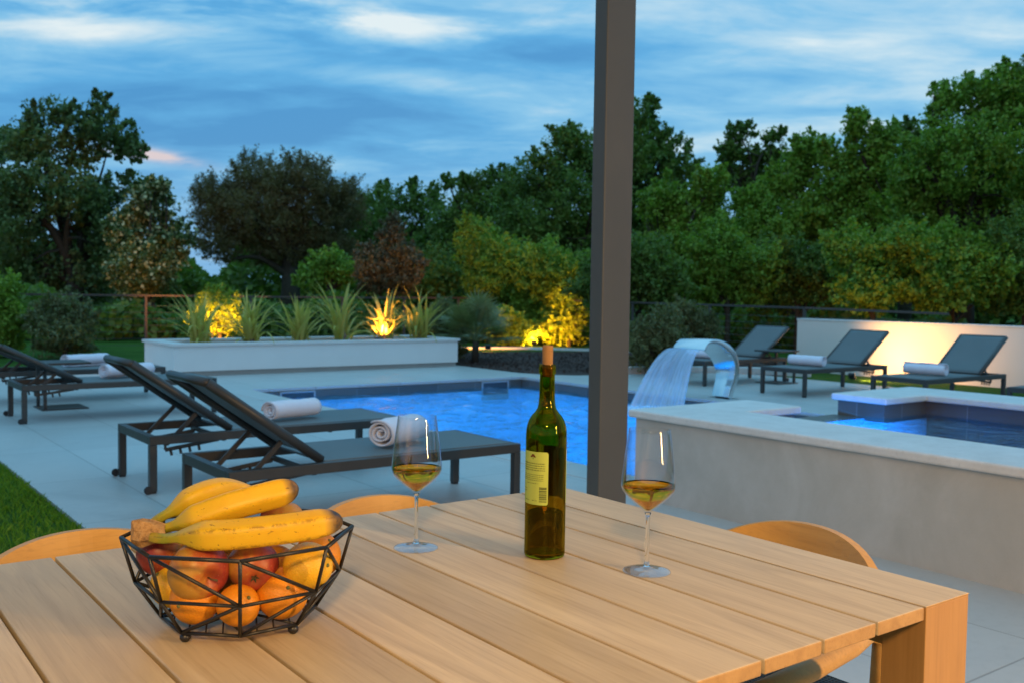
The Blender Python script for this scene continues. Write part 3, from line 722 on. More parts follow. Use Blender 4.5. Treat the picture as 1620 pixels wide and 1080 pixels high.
for i in range(n):
    for j in range(n):
        x, y = -.8 + 1.6 * i / (n - 1), -.8 + 1.6 * j / (n - 1); d = math.hypot(x, y)
        V.append((x, y, .014 + .07 * math.exp(-d * d * 7) * rg.uniform(0, 1) ** 2))
fm = np_mesh('water_foam', V, [(i * n + j, i * n + j + 1, (i + 1) * n + j + 1, (i + 1) * n + j) for i in range(n - 1) for j in range(n - 1)], mat('foam', m_foam), smooth=True)
fm.location = (7.68, 7.66, -.10); tag(fm, kind='stuff')

# ------------------------------------------------------------------ planter and white wall
pl = empty('planter_box', (4.20, 13.09, 0), label='long low white masonry planter holding a row of spiky plants', cat='planter')
PW, PDp, PH = 4.52, 1.30, .40
MB().box((.02, .02, 0), (PW - .02, PDp - .02, .065)).build('skirting', M_['skirt'], pl)
b = MB()
for a_, c_ in (((0, 0), (PW, .18)), ((0, PDp - .18), (PW, PDp)), ((0, .181), (.18, PDp - .181)), ((PW - .18, .181), (PW, PDp - .181))): b.box((*a_, .0655), (*c_, PH))
b.build('wall', M_['white_plaster'], pl)
b = MB()
for a_, c_ in (((-.03, -.03), (PW + .03, .20)), ((-.03, PDp - .20), (PW + .03, PDp + .03)), ((-.03, .2005), (.20, PDp - .2005)), ((PW - .20, .2005), (PW + .03, PDp - .2005))): b.box((*a_, PH + .001), (*c_, PH + .038))
b.build('coping', M_['cap_stone'], pl, bevel=.004)
MB().box((.19, .19, .1), (PW - .19, PDp - .19, PH - .02)).build('gravel_fill', M_['pebble'], pl)
ww = empty('garden_wall', (13.45, 1.0, 0), label='low white garden wall behind the right loungers, lit by a ground lamp', cat='wall')
MB().box((0, 0, -.05), (.22, 9.12, .80)).build('wall_body', M_['wall_plaster'], ww, bevel=.004)
MB().box((-.008, -.008, .8005), (.228, 9.128, .83)).build('wall_cap', M_['cap_stone'], ww, bevel=.003)
# kerbs
def kerb(name, pts, w, h, m, label):
    b = MB(); n = len(pts); Lf = []; Rt_ = []
    for i, p in enumerate(pts):
        p = Vector(p); d = (Vector(pts[min(i + 1, n - 1)]) - Vector(pts[max(i - 1, 0)])).normalized(); q = Vector((-d.y, d.x))
        Lf.append(p + q * w / 2); Rt_.append(p - q * w / 2)
    b.prism([tuple(x) for x in Lf] + [tuple(x) for x in Rt_[::-1]], -.05, h)
    return tag(b.build(name, m, bevel=.006, fix=True), label, 'kerb')
kerb('stone_kerb', [(9.9, 10.90), (10.4, 10.80), (11.0, 10.62), (11.6, 10.32), (12.2, 9.8), (12.6, 9.2)], .16, .09, M_['coping'], 'pale curved stone kerb edging the bark mulch behind the fountain')
kerb('garden_edging', [(9.0, 17.9), (11.0, 17.5), (12.9, 16.7), (14.2, 15.2), (15.2, 13.2)], .10, .03, M_['coping'], 'pale garden edging strip lit by the floodlight behind the mulch')

# ------------------------------------------------------------------ fence
def fence(pts, label, mrail, every):
    f = empty('cable_fence', (pts[0][0].x, pts[0][0].y, 0), label=label, cat='fence'); o0 = Vector((pts[0][0].x, pts[0][0].y, 0))
    P = [(p - o0, h) for p, h in pts]
    for i in range(len(P) - 1):
        (a, ha), (b_, hb) = P[i], P[i + 1]
        MB().bar(a + Vector((0, 0, ha)), b_ + Vector((0, 0, hb)), .055, .035).build('top_rail', mrail, f)
        k_ = max(1, round((b_ - a).length / every))
        for k in range(k_):
            q = a.lerp(b_, k / k_); hh = ha + (hb - ha) * k / k_
            MB().box((q.x - .022, q.y - .022, -.1), (q.x + .022, q.y + .022, hh - .019)).build('fence_post', mrail if k % 2 == 0 else M_['steel_rail'], f)
        for c_ in range(7):
            z = .12 + c_ * .12
            MB().tube([a + Vector((0, 0, z)), b_ + Vector((0, 0, z))], .004, 5, caps=False).build('cable', M_['steel_rail'], f)
    return f
fence([(pol(-200, 19.2), 1.03), (pol(230, 19.3), 1.03), (pol(541, 21), 1.03), (pol(800, 25), 1.05)], 'cable fence with rust brown handrail behind the planter', M_['rust_rail'], 2.2)
fence([(pol(801, 24.9), 1.05), (pol(1000, 20.5), 1.02), (pol(1272, 17.3), 1.00), (pol(1500, 16.9), .95)], 'cable fence with dark grey handrail in front of the right hand woods', M_['steel_rail'], 2.2)

# ------------------------------------------------------------------ fruit bowl
BX, BY, BRZ = .475, 1.216, R(-21.3)
bowl = empty('wire_fruit_bowl', (BX, BY, TZ), BRZ, 'faceted black wire basket heaped with bananas, apples and oranges', 'fruit bowl')
def ring(r, z, k): a = k * math.pi / 4; return Vector((r * math.sin(a), -r * math.cos(a), z))
RM, MD, BT = (.1445, .117), (.128, .059), (.097, .013)
wr = .0023
def wire(b, p, q, r=wr): b.tube([p, q], r, 8)
b = MB()
for k in range(8): wire(b, ring(*RM, k), ring(*RM, k + 1), .0026); b.add(*(lambda m: (m.v, m.f))(MB().lathe([(0, -.0026), (.0026, 0), (0, .0026)], 8))) if False else None
b.build('rim_wire', M_['wire'], bowl, smooth=True)
b = MB()
for k in range(8):
    wire(b, ring(*MD, k), ring(*MD, k + 1)); wire(b, ring(*RM, k), ring(*MD, k)); wire(b, ring(*MD, k), ring(*BT, k))
    wire(b, ring(*RM, k), ring(*MD, k + 1)); wire(b, ring(*MD, k + 1), ring(*BT, k))
b.build('side_wires', M_['wire'], bowl, smooth=True)
b = MB()
for k in range(8): wire(b, ring(*BT, k), ring(*BT, k + 1), .0024)
for k in range(4): wire(b, ring(*BT, k), ring(*BT, k + 4), .0018)
for i in range(-4, 5):
    x = i * .02; y = math.sqrt(max(0, .090 ** 2 - x * x)); wire(b, (x, -y, .0135), (x, y, .0135), .0011)
b.build('base_wires', M_['wire'], bowl, smooth=True)
for k in (1, 3, 5, 7):
    p = ring(.091, 0, k); m_ = MB(); m_.lathe([(0, 0), (.004, .0008), (.0066, .004), (.0068, .0075), (.004, .0115), (0, .0122)], 16)
    o = m_.build('foot', M_['wire'], bowl, smooth=True); o.location = (p.x, p.y, 0)

def citrus(c0, c1):
    def b(t):
        v = oc(t); n = noise(t, v, 22, 3, .6); vo = nn(t, 'ShaderNodeTexVoronoi'); vo.inputs['Scale'].default_value = 420; t.links.new(v, vo.inputs['Vector'])
        return pbsdf(t, mixc(t, n, c0, c1), .42, spec=.45, bump=vo.outputs['Distance'], bstr=.35, bdist=.0012, Subsurface_Weight=.12, Subsurface_Scale=.004)
    return b
M_['orange'] = mat('orange_peel', citrus((.72, .25, .012), (.80, .32, .02))); M_['lemon'] = mat('lemon_peel', citrus((.78, .42, .015), (.84, .50, .03)))
def apple_m(t):
    v = oc(t); n = noise(t, v, 26, 3, .55, .4); st = noise(t, mapping(t, v, scale=(60, 60, 8)), 1.6, 3, .7)
    sp = nn(t, 'ShaderNodeTexVoronoi'); sp.inputs['Scale'].default_value = 190; t.links.new(v, sp.inputs['Vector'])
    s = nn(t, 'ShaderNodeSeparateXYZ'); t.links.new(v, s.inputs[0])
    f = mth(t, 'ADD', mth(t, 'ADD', mul_(t, n, .8), mul_(t, st, .35)), mul_(t, s.outputs[0], 9.0))
    c = ramp(t, f, [(.34, (.50, .26, .04)), (.52, (.44, .12, .028)), (.74, (.30, .038, .026))])
    c = mixc(t, mul_(t, sstep(t, sp.outputs['Distance'], .18, .06), .35), c, (.70, .45, .22))
    return pbsdf(t, c, .40, spec=.4)
M_['apple'] = mat('apple_skin', apple_m)
M('stem', (.10, .07, .035), .8, .3, 60)
M('calyx', (.045, .05, .015), .8, .3, 60)
def fruit(kind, loc, r, m, label, tilt, group):
    o = None
    if kind == 'apple':
        pr = []
        for i in range(25):
            a = math.pi * i / 24; rr = r * math.sin(a) * (1 + .06 * math.cos(a)); z = r * .93 * math.cos(a)
            z -= r * .30 * math.exp(-(rr / (r * .30)) ** 2) * (1 if z > 0 else 0); z += r * .20 * math.exp(-(rr / (r * .28)) ** 2) * (1 if z < 0 else 0); pr.append((rr, z))
    else:
        sq_ = {'orange': .95, 'lemon': 1.04}[kind]; pr = []
        for i in range(25):
            a = math.pi * i / 24; rr = r * math.sin(a); z = r * sq_ * math.cos(a); z -= r * .05 * math.exp(-(rr / (r * .16)) ** 2) * math.copysign(1, z); pr.append((rr, z))
    pr[0] = (0, pr[0][1]); pr[-1] = (0, pr[-1][1])
    b = MB(); b.lathe(pr, 40)
    rg = random.Random(int(r * 1e5)); ph = [rg.uniform(0, 6) for _ in range(4)]
    b.v = [(x * (1 + .02 * math.sin(3 * math.atan2(y, x) + ph[0])), y * (1 + .02 * math.sin(2 * math.atan2(y, x) + ph[1])), z * (1 + .015 * math.sin(2 * math.atan2(y, x) + ph[2]))) for x, y, z in b.v]
    Mb = Matrix.Translation((BX, BY, TZ)) @ Matrix.Rotation(BRZ, 4, 'Z')
    root = empty(kind + '_fruit' if kind != 'apple' else 'apple', (0, 0, 0), 0, label, kind, group)
    root.matrix_world = Mb @ Matrix.Translation(loc) @ Matrix.Rotation(tilt[2], 4, 'Z') @ Matrix.Rotation(tilt[0], 4, 'X') @ Matrix.Rotation(tilt[1], 4, 'Y')
    b.build('peel' if kind != 'apple' else 'skin', m, root, smooth=True, fix=True)
    if kind == 'apple':
        MB().tube([(0, 0, r * .55), (.001, 0, r * .8), (.004, .001, r * 1.05)], [.0012, .0010, .0016], 8).build('stem', M_['stem'], root, smooth=True)
        cx = MB()
        for k in range(5): a = k * 1.257; cx.add([(0, 0, -r * .74), (.003 * math.cos(a - .5), .003 * math.sin(a - .5), -r * .765), (.0065 * math.cos(a), .0065 * math.sin(a), -r * .86), (.003 * math.cos(a + .5), .003 * math.sin(a + .5), -r * .765)], [(0, 1, 2, 3)])
        cx.build('calyx', M_['calyx'], root)
    else:
        z = r * ({'orange': .95, 'lemon': 1.04}[kind] - .05)
        MB().lathe([(.0, z + .0022), (.0014, z + .0022), (.0024, z + .0012), (.0028, z - .002)], 10).build('stem_button', M('button', (.16, .17, .05), .8, .3, 80), root, smooth=True)
FG = 'fruit heaped in the wire basket'
fruit('apple', (-.050, -.045, .082), .0375, M_['apple'], 'large red and yellow apple at the front left of the wire basket', (R(100), R(20), R(10)), FG)
fruit('apple', (.016, -.036, .080), .0325, M_['apple'], 'red apple with its dark calyx facing out, in the middle of the basket', (R(-72), R(10), R(14)), FG)
fruit('apple', (-.098, .015, .090), .030, M_['apple'], 'red apple below the brown banana stem at the left rim of the basket', (R(20), R(10), R(200)), FG)
fruit('apple', (.055, .052, .118), .029, M_['apple'], 'pinkish red apple peeping out behind the front banana', (R(10), R(10), R(120)), FG)
fruit('apple', (-.02, .06, .09), .034, M_['apple'], 'red apple mostly hidden under the bananas at the back of the basket', (R(10), R(-20), R(60)), FG)
fruit('lemon', (.083, -.050, .081), .0305, M_['lemon'], 'yellow orange citrus fruit under the dark tip of the front banana', (R(80), R(30), R(20)), FG)
fruit('orange', (.100, .008, .079), .031, M_['orange'], 'orange at the right rim of the basket, behind the yellow citrus fruit', (R(30), R(30), R(0)), FG)
fruit('orange', (.052, -.043, .046), .0325, M_['orange'], 'large orange low in the front right of the basket', (R(60), R(20), R(-10)), FG)
fruit('orange', (-.002, -.062, .040), .0265, M_['orange'], 'small tangerine with a grey stem button at the front of the basket', (R(50), R(30), R(0)), FG)
fruit('orange', (-.054, -.038, .045), .0315, M_['orange'], 'orange low in the front left of the basket, below the large apple', (R(95), R(-40), R(0)), FG)
fruit('lemon', (-.082, .000, .052), .028, M_['lemon'], 'yellow citrus fruit at the lower left side of the basket', (R(30), R(-40), R(0)), FG)
fruit('apple', (-.012, .016, .052), .034, M_['apple'], 'red apple buried in the middle of the basket behind the tangerine', (R(40), R(10), R(80)), FG)
fruit('orange', (.045, .035, .055), .033, M_['orange'], 'orange at the back of the basket behind the other fruit', (R(30), R(40), R(0)), FG)

def banana_m(t):
    v = oc(t); a = nn(t, 'ShaderNodeAttribute', attribute_name='along').outputs['Fac']; c_ = nn(t, 'ShaderNodeAttribute', attribute_name='ridge').outputs['Fac']
    base = ramp(t, a, [(0.0, (.22, .20, .03)), (.10, (.30, .32, .018)), (.20, (.52, .40, .016)), (.34, (.72, .46, .018)), (.88, (.76, .45, .018)), (.925, (.30, .18, .04)), (.95, (.035, .028, .025))])
    n = noise(t, v, 55, 4, .65); base = mixc(t, mul_(t, sstep(t, n, .4, .75), .35), base, (.66, .33, .012))
    blotch = noise(t, mapping(t, v, scale=(1, 1, 2.2)), 95, 4, .7, .3); dk_ = mul_(t, sstep(t, blotch, .62, .69), .85)
    rid = mul_(t, mul_(t, c_, sstep(t, noise(t, v, 120, 3, .7), .44, .58)), .6)
    c = mixc(t, mth(t, 'MAXIMUM', dk_, rid), base, (.10, .055, .018))
    return pbsdf(t, c, .45, spec=.4, bump=n, bstr=.15, bdist=.002, Subsurface_Weight=.08, Subsurface_Scale=.004)
M_['banana'] = mat('banana_skin', banana_m)
bun = empty('banana_bunch', (BX, BY, TZ), BRZ, 'bunch of three ripe bananas lying on top of the fruit in the wire basket', 'bananas')
def cat(P, k):
    out = []; m = len(P)
    for i in range(m - 1):
        p0, p1, p2, p3 = P[max(i - 1, 0)], P[i], P[i + 1], P[min(i + 2, m - 1)]
        for s_ in range(k):
            u = s_ / k; out.append(.5 * (2 * p1 + (p2 - p0) * u + (2 * p0 - 5 * p1 + 4 * p2 - p3) * u * u + (3 * p1 - p0 - 3 * p2 + p3) * u ** 3))
    out.append(P[-1]); return out
def banana(P, rmax, tw, dark=False):
    P = cat([Vector(p) for p in P], 12); m = len(P); n = 30
    ls = [0.0]
    for i in range(1, m): ls.append(ls[-1] + (P[i] - P[i - 1]).length)
    T = [l / ls[-1] for l in ls]; rad = []
    for u in T:
        body = min(1, max(0, (u - .12) / .20)); body = body * body * (3 - 2 * body)
        r_ = .0062 + (rmax - .0062) * body
        if u > .84: r_ *= math.sqrt(max(.02, 1 - ((u - .84) / .163) ** 2.8)) * (1 - .12 * (u - .84) / .16)
        rad.append(r_)
    b = MB(); b.tube(P, rad, n, sq=lambda a: 1 + .062 * math.cos(5 * (a + tw)) + .012 * math.cos(10 * (a + tw)))
    o = b.build('banana', M_['banana'], bun, smooth=True)
    al = o.data.attributes.new('along', 'FLOAT', 'POINT'); al.data.foreach_set('value', np.repeat(np.array(T, np.float32), n))
    rd = np.tile(np.array([max(0, math.cos(5 * (2 * math.pi * k / n + tw))) ** 24 for k in range(n)], np.float32), m)
    o.data.attributes.new('ridge', 'FLOAT', 'POINT').data.foreach_set('value', rd)
banana([(-.106, -.036, .124), (-.088, -.043, .123), (-.063, -.058, .128), (-.014, -.075, .131), (.038, -.080, .135), (.084, -.078, .139), (.124, -.068, .142)], .0185, .2)
banana([(-.106, -.020, .128), (-.089, -.018, .131), (-.060, -.026, .141), (-.015, -.034, .158), (.031, -.032, .169), (.072, -.022, .176)], .0180, .9)
banana([(-.108, -.004, .132), (-.097, .004, .139), (-.074, .012, .150), (-.047, .018, .162), (-.022, .035, .164), (.004, .060, .152), (.022, .085, .135)], .0172, .5)
def crown_m(t):
    v = oc(t); n = noise(t, v, 90, 5, .7); return pbsdf(t, ramp(t, n, [(.32, (.16, .085, .03)), (.5, (.38, .22, .09)), (.7, (.50, .33, .16))]), .9, bump=n, bstr=.9, bdist=.004)
b = MB(); cc = []
for j, (x, rx, rz) in enumerate([(-.1285, .0125, .0150), (-.1280, .0150, .0180), (-.1180, .0190, .0185), (-.106, .0185, .0150), (-.090, .0150, .0095)]):
    for k in range(9):
        a = k * 2 * math.pi / 9; w = 1 + .10 * math.sin(3 * a + j) + .05 * math.sin(7 * a)
        cc.append((x + .002 * math.sin(5 * a), -.020 + rx * math.cos(a) * w + (x + .11) * -.1, .1265 + rz * math.sin(a) * w))
b.add(cc, [(j * 9 + k, j * 9 + (k + 1) % 9, (j + 1) * 9 + (k + 1) % 9, (j + 1) * 9 + k) for j in range(4) for k in range(9)] + [tuple(range(9))[::-1], tuple(36 + k for k in range(9))])
b.build('stem_crown', mat('banana_crown', crown_m), bun, smooth=False, bevel=.0012)

# ------------------------------------------------------------------ bottle
def face_cam(x, y): return math.atan2(y, x) - math.pi / 2
bot = empty('wine_bottle', (1.006, 1.245, TZ), face_cam(1.006, 1.245), 'tall olive green wine bottle, one third full, with cork and pale green back label', 'bottle')
Rb = .0335
outp = [(0, .004), (.012, .003), (.022, .0008), (.029, 0), (.0322, .0018), (Rb, .006), (Rb, .10), (Rb, .198), (.0331, .207), (.0316, .2165), (.0285, .2255), (.0240, .2325), (.0190, .238), (.0152, .244), (.0135, .252), (.0128, .262), (.0124, .28), (.0121, .300), (.0121, .3005), (.0136, .3012), (.0139, .304), (.0139, .3125), (.0136, .3148), (.0132, .3155), (.0124, .3158), (.0112, .3158), (.0104, .3155)]
inp = [(.0100, .3150), (.0095, .312), (.0094, .28), (.0100, .258), (.0125, .246), (.0165, .2375), (.0215, .231), (.0262, .2235), (.0292, .2145), (.0305, .205), (.0309, .196), (.0309, .012), (.029, .0075), (.024, .006), (.013, .012), (0, .016)]
MB().lathe(outp + inp, 72).build('glass_body', M_['olive_glass'], bot, smooth=True)
MB().lathe([(0, .0163), (.013, .0123), (.024, .0063), (.029, .0078), (.0306, .0123), (.0306, .0712), (.0300, .0705), (0, .0702)], 64).build('wine', M_['bottle_wine'], bot, smooth=True)
def cork_m(t):
    v = oc(t); n = noise(t, v, 160, 4, .7); n2 = noise(t, mapping(t, v, scale=(1, 1, 2.5)), 120, 3, .6)
    return pbsdf(t, mixc(t, sstep(t, n2, .60, .68), mixc(t, n, (.28, .135, .045), (.38, .21, .08)), (.09, .035, .015)), .85, bump=n2, bstr=.6, bdist=.001)
MB().lathe([(0, .296), (.0082, .2961), (.0086, .316), (.0090, .343), (.0087, .3458), (.0080, .3465), (0, .3467)], 32).build('cork', mat('cork', cork_m), bot, smooth=True, bevel=.0003)
def patch(b, th0, th1, z0, z1, r, thick=.00012, n=None, corner=0):
    n = n or max(2, int(abs(th1 - th0) / R(5)) + 1); V = []
    for rr in (r, r + thick):
        for i in range(n):
            a = th0 + (th1 - th0) * i / (n - 1); V += [(rr * math.sin(a), -rr * math.cos(a), z0), (rr * math.sin(a), -rr * math.cos(a), z1)]
    k = 2 * n; F_ = []
    for i in range(n - 1): q = (2 * i, 2 * i + 2, 2 * i + 3, 2 * i + 1); F_ += [tuple(x + k for x in q), q[::-1]]
    for i in range(n - 1): F_ += [(2 * i, 2 * i + k, 2 * i + 2 + k, 2 * i + 2), (2 * i + 1, 2 * i + 3, 2 * i + 3 + k, 2 * i + 1 + k)]
    F_ += [(0, 1, 1 + k, k), (2 * n - 2, 2 * n - 2 + k, 2 * n - 1 + k, 2 * n - 1)]
    b.add(V, F_)
def paper(c):
    def b(t): v = oc(t); n = noise(t, v, 300, 3, .6); return pbsdf(t, mixc(t, n, c, tuple(x * .92 for x in c)), .75, spec=.2)
    return b
lab = MB()
# rounded label sheet: middle part plus trimmed ends
th0, th1 = R(-104), R(7); z0, z1 = .0905, .1765; rc = .004
patch(lab, th0, th1 - rc / Rb, z0, z1, Rb + .00015)
for k in range(6):
    a0 = th1 - rc / Rb + (rc / Rb) * k / 6; a1 = th1 - rc / Rb + (rc / Rb) * (k + 1) / 6; q = (k + .5) / 6; d = rc * (1 - math.sqrt(max(0, 1 - q * q)))
    patch(lab, a0, a1, z0 + d, z1 - d, Rb + .00015, n=2)
lo = lab.build('back_label', mat('label_paper', paper((.48, .57, .11))), bot, smooth=False)
ink = mat('label_ink', paper((.10, .12, .03))); inkd = mat('barcode_ink', paper((.035, .045, .02)))
tx = MB(); rg = random.Random(3)
def textline(z, a0, a1, h):
    a = a0
    while a < a1:
        w = rg.uniform(.0012, .0045) / Rb
        e = min(a + w, a1)
        # each word is a few tiny strokes
        c_ = a
        while c_ < e: patch(tx, c_, min(c_ + .0005 / Rb, e), z, z + h * rg.uniform(.6, 1), Rb + .00030, .00006, 2); c_ += .0008 / Rb
        a = e + .0010 / Rb
for i in range(4): textline(.1565 - i * .0036, R(-78), R(-2), .0020)
for i in range(4): textline(.1385 - i * .0030, R(-78), R(-6), .0014)
textline(.1245, R(-62), R(-20), .0014)
textline(.1150, R(-76), R(-60), .0014); textline(.1110, R(-76), R(-62), .0014); textline(.0965, R(-70), R(-50), .0016); textline(.0965, R(-40), R(-24), .0016)
tx.build('label_text', ink, lo)
bc = MB(); z = .0955
for i in range(15):
    h = rg.choice([.0005, .0008, .0011, .0014]); patch(bc, R(-18), R(3), z, z + h, Rb + .00030, .00006); z += h + rg.choice([.0006, .0008, .001])
bc.build('barcode', inkd, lo)
em = MB()
for a, z, r_ in ((-38, .1700, .0016), (-42, .1690, .0017), (-34, .1690, .0017), (-40, .1712, .0014), (-36, .1712, .0014), (-45, .1683, .0012), (-31.5, .1683, .0012)):
    for k in range(5): q = -1 + 2 * (k + .5) / 5; hw = math.sqrt(1 - q * q) * r_ / Rb; patch(em, R(a) - hw, R(a) + hw, z + q * r_ - r_ / 5, z + q * r_ + r_ / 5, Rb + .0003 + .00002 * abs(a + 38), .00006, 2)
em.build('tree_emblem', mat('emblem_ink', paper((.16, .06, .02))), lo)
em2 = MB(); patch(em2, R(-39), R(-37), .1640, .1672, Rb + .0003, .00006, 2); em2.build('tree_emblem_stem', mat('emblem_stem', paper((.06, .16, .02))), lo)
fl = MB(); patch(fl, R(76), R(188), .0905, .178, Rb + .00015); fl.build('front_label', bpy.data.materials['label_paper'], bot)

# ------------------------------------------------------------------ wine glasses
def smooth_prof(P, k):
    Q = [Vector((a, b_, 0)) for a, b_ in P]; P2 = [Vector((v.x, v.y, 0)) for v in Q]
    r_ = cat(P2, k); return [(max(0, v.x), v.y) for v in r_]
def wine_glass(x, y, label):
    g = empty('wine_glass', (x, y, TZ), face_cam(x, y), label, 'wine glass', 'two wine glasses on the table')
    out = [(0, .0006), (.030, .0002), (.0365, 0), (.0372, .0007), (.0366, .0015), (.030, .0021), (.018, .0032), (.009, .0052), (.0055, .0085), (.0040, .014), (.0034, .024), (.0032, .050), (.0032, .078), (.0036, .088), (.0052, .0935), (.0095, .0985), (.0190, .1065), (.0300, .1160), (.0382, .1250), (.0418, .1320), (.0424, .1385), (.0415, .150), (.0392, .170), (.0362, .194), (.0322, .2235)]
    inn = [(.0313, .2235), (.0352, .194), (.0382, .170), (.0404, .150), (.0413, .1385), (.0407, .1325), (.0371, .1262), (.0290, .1175), (.0180, .1080), (.0090, .1005), (.004, .0970), (0, .0960)]
    ob = smooth_prof(out[14:], 4); inn = smooth_prof(inn, 4)
    MB().lathe([(0, .0927)] + ob + [(.0321, .2237), (.0320, .2240), (.0317, .2241), (.0314, .2239)] + inn, 72).build('glass_bowl', M_['thin_glass'], g, smooth=True)
    MB().lathe([(0, .0086)] + smooth_prof(out[8:14], 4) + [(.0050, .0926), (0, .0926)], 40).build('stem', M_['clear_glass'], g, smooth=True)
    MB().lathe(smooth_prof(out[:8], 3) + [(.0056, .0084), (0, .0085)], 64).build('foot', M_['thin_glass'], g, smooth=True)
    MB().lathe([(0, .0963), (.004, .0973), (.0088, .1007), (.0178, .1082), (.0287, .1177), (.0368, .1264), (.0404, .1326), (.04085, .1372), (.0402, .1360), (.0390, .1355), (0, .1354)], 64).build('wine', M_['wine'], g, smooth=True)
wine_glass(.855, 1.403, 'stemmed glass of white wine standing between the fruit bowl and the bottle')
wine_glass(1.081, 1.083, 'stemmed glass of white wine standing to the right of the bottle')

# ------------------------------------------------------------------ plants
def blades(n, seed, length, spread, width, droop, nseg=9, lean=(0, 0), base=.05, curl=.5):
    rg = np.random.default_rng(seed); V = []; Q = []; k = 0
    for i in range(n):
        a = rg.uniform(0, 6.283); th = abs(rg.normal(0, spread)); L_ = length * rg.uniform(.6, 1.08); w = width * rg.uniform(.7, 1.2)
        d0 = np.array([math.cos(a), math.sin(a), 0.]); sd = np.array([-math.sin(a), math.cos(a), 0.])
        p = np.array([rg.normal(0, base), rg.normal(0, base), 0.]); dr = droop * rg.uniform(.3, 1.5) * (1 + th); ang = th
        for s_ in range(nseg + 1):
            u = s_ / nseg; ww = w * (min(1, .55 + 1.6 * u) * (1 - u ** 2.2) + .03)
            dirv = d0 * math.sin(ang) + np.array([0, 0, math.cos(ang)]) ; nr = np.cross(dirv, sd)
            V += [p - sd * ww + nr * ww * .35, p, p + sd * ww + nr * ww * .35]
            p = p + dirv * L_ / nseg; ang += dr / nseg * (.3 + 1.8 * u)
            if s_ < nseg:
                b0 = k + s_ * 3; Q += [(b0, b0 + 1, b0 + 4, b0 + 3), (b0 + 1, b0 + 2, b0 + 5, b0 + 4)]
        k += (nseg + 1) * 3
    V = np.array(V); V[:, 0] += V[:, 2] * lean[0]; V[:, 1] += V[:, 2] * lean[1]
    V[:, 2] = np.maximum(V[:, 2], 0)
    return V, Q
labs = ['leftmost spiky strap leaved plant in the white planter', 'second spiky plant from the left in the white planter', 'third spiky plant from the left in the white planter',
        'tall spiky plant just left of the brightly lit one in the planter', 'spiky plant lit bright yellow by a lamp in the planter', 'rightmost spiky plant in the white planter']
for i, (x, hgt) in enumerate(((4.76, .86), (5.50, .80), (6.26, .76), (6.98, .98), (7.72, .86), (8.34, .92))):
    V, Q = blades(60, 40 + i, hgt * 1.04, .48, .025, .80, base=.045, lean=(random.uniform(-.08, .08), 0))
    r_ = empty('spiky_plant', (x, 13.68, .38), 0, labs[i], 'plant', 'spiky plants in the white planter')
    np_mesh('strap_leaves', V, Q, L['strap'], r_)
    MB().lathe([(.06, 0), (.075, .03), (.06, .10), (.03, .16), (0, .17)], 12).build('leaf_base', M_['pale_trunk'], r_, smooth=True)
def palm_leaves(n, seed, size):
    rg = np.random.default_rng(seed); V = []; Q = []; k = 0; st = MB()
    for i in range(n):
        a = i * 2.4 + rg.uniform(-.3, .3); th = rg.uniform(.1, 1.5); ln = size * rg.uniform(.4, .7)
        d = np.array([math.cos(a) * math.sin(th), math.sin(a) * math.sin(th), math.cos(th)]); tip = d * ln; st.tube([(0, 0, 0), tuple(tip * .6 + np.array([0, 0, .02])), tuple(tip)], .006, 5)
        sd = np.array([-math.sin(a), math.cos(a), 0]); upv = np.cross(d, sd)
        for m_ in range(22):
            f_ = (m_ / 21 - .5) * R(230); dd = d * math.cos(f_) + sd * math.sin(f_) ; L_ = size * .48 * (1 - .25 * abs(f_) / R(115)) * rg.uniform(.85, 1.1)
            dd = dd + upv * -.12; w = np.cross(dd, upv); w /= np.linalg.norm(w); w = w * .010 * size / .6
            q = tip; e = tip + dd * L_ * .6; g = tip + dd * L_ + np.array([0, 0, -.10 * L_])
            V += [q - w * .4, q + w * .4, e + w, e - w, g + w * .1, g - w * .1]; Q += [(k, k + 1, k + 2, k + 3), (k + 3, k + 2, k + 4, k + 5)]; k += 6
    return np.array(V), Q, st
def palm(px, D_, size, stem, label, seed):
    p = pol(px, D_); r_ = empty('fan_palm', (p.x, p.y, 0), 0, label, 'palm', 'small palms in the mulch bed')
    MB().tube([(0, 0, -.02), (0, 0, stem * .5), (0.01, 0, stem)], [.07, .06, .05], 10).build('trunk', M_['trunk'], r_, smooth=True)
    V, Q, st = palm_leaves(34, seed, size); V[:, 2] += stem; o = np_mesh('fronds', V, Q, L['palm'], r_)
    st.v = [(x, y, z + stem) for x, y, z in st.v]; st.build('frond_stalks', L['palm'], r_)
palm(752, 16.6, .85, .35, 'grey green fan palm just right of the white planter', 1)
palm(1040, 15.2, .62, .18, 'low fan palm in the mulch between the post and the fountain', 2)

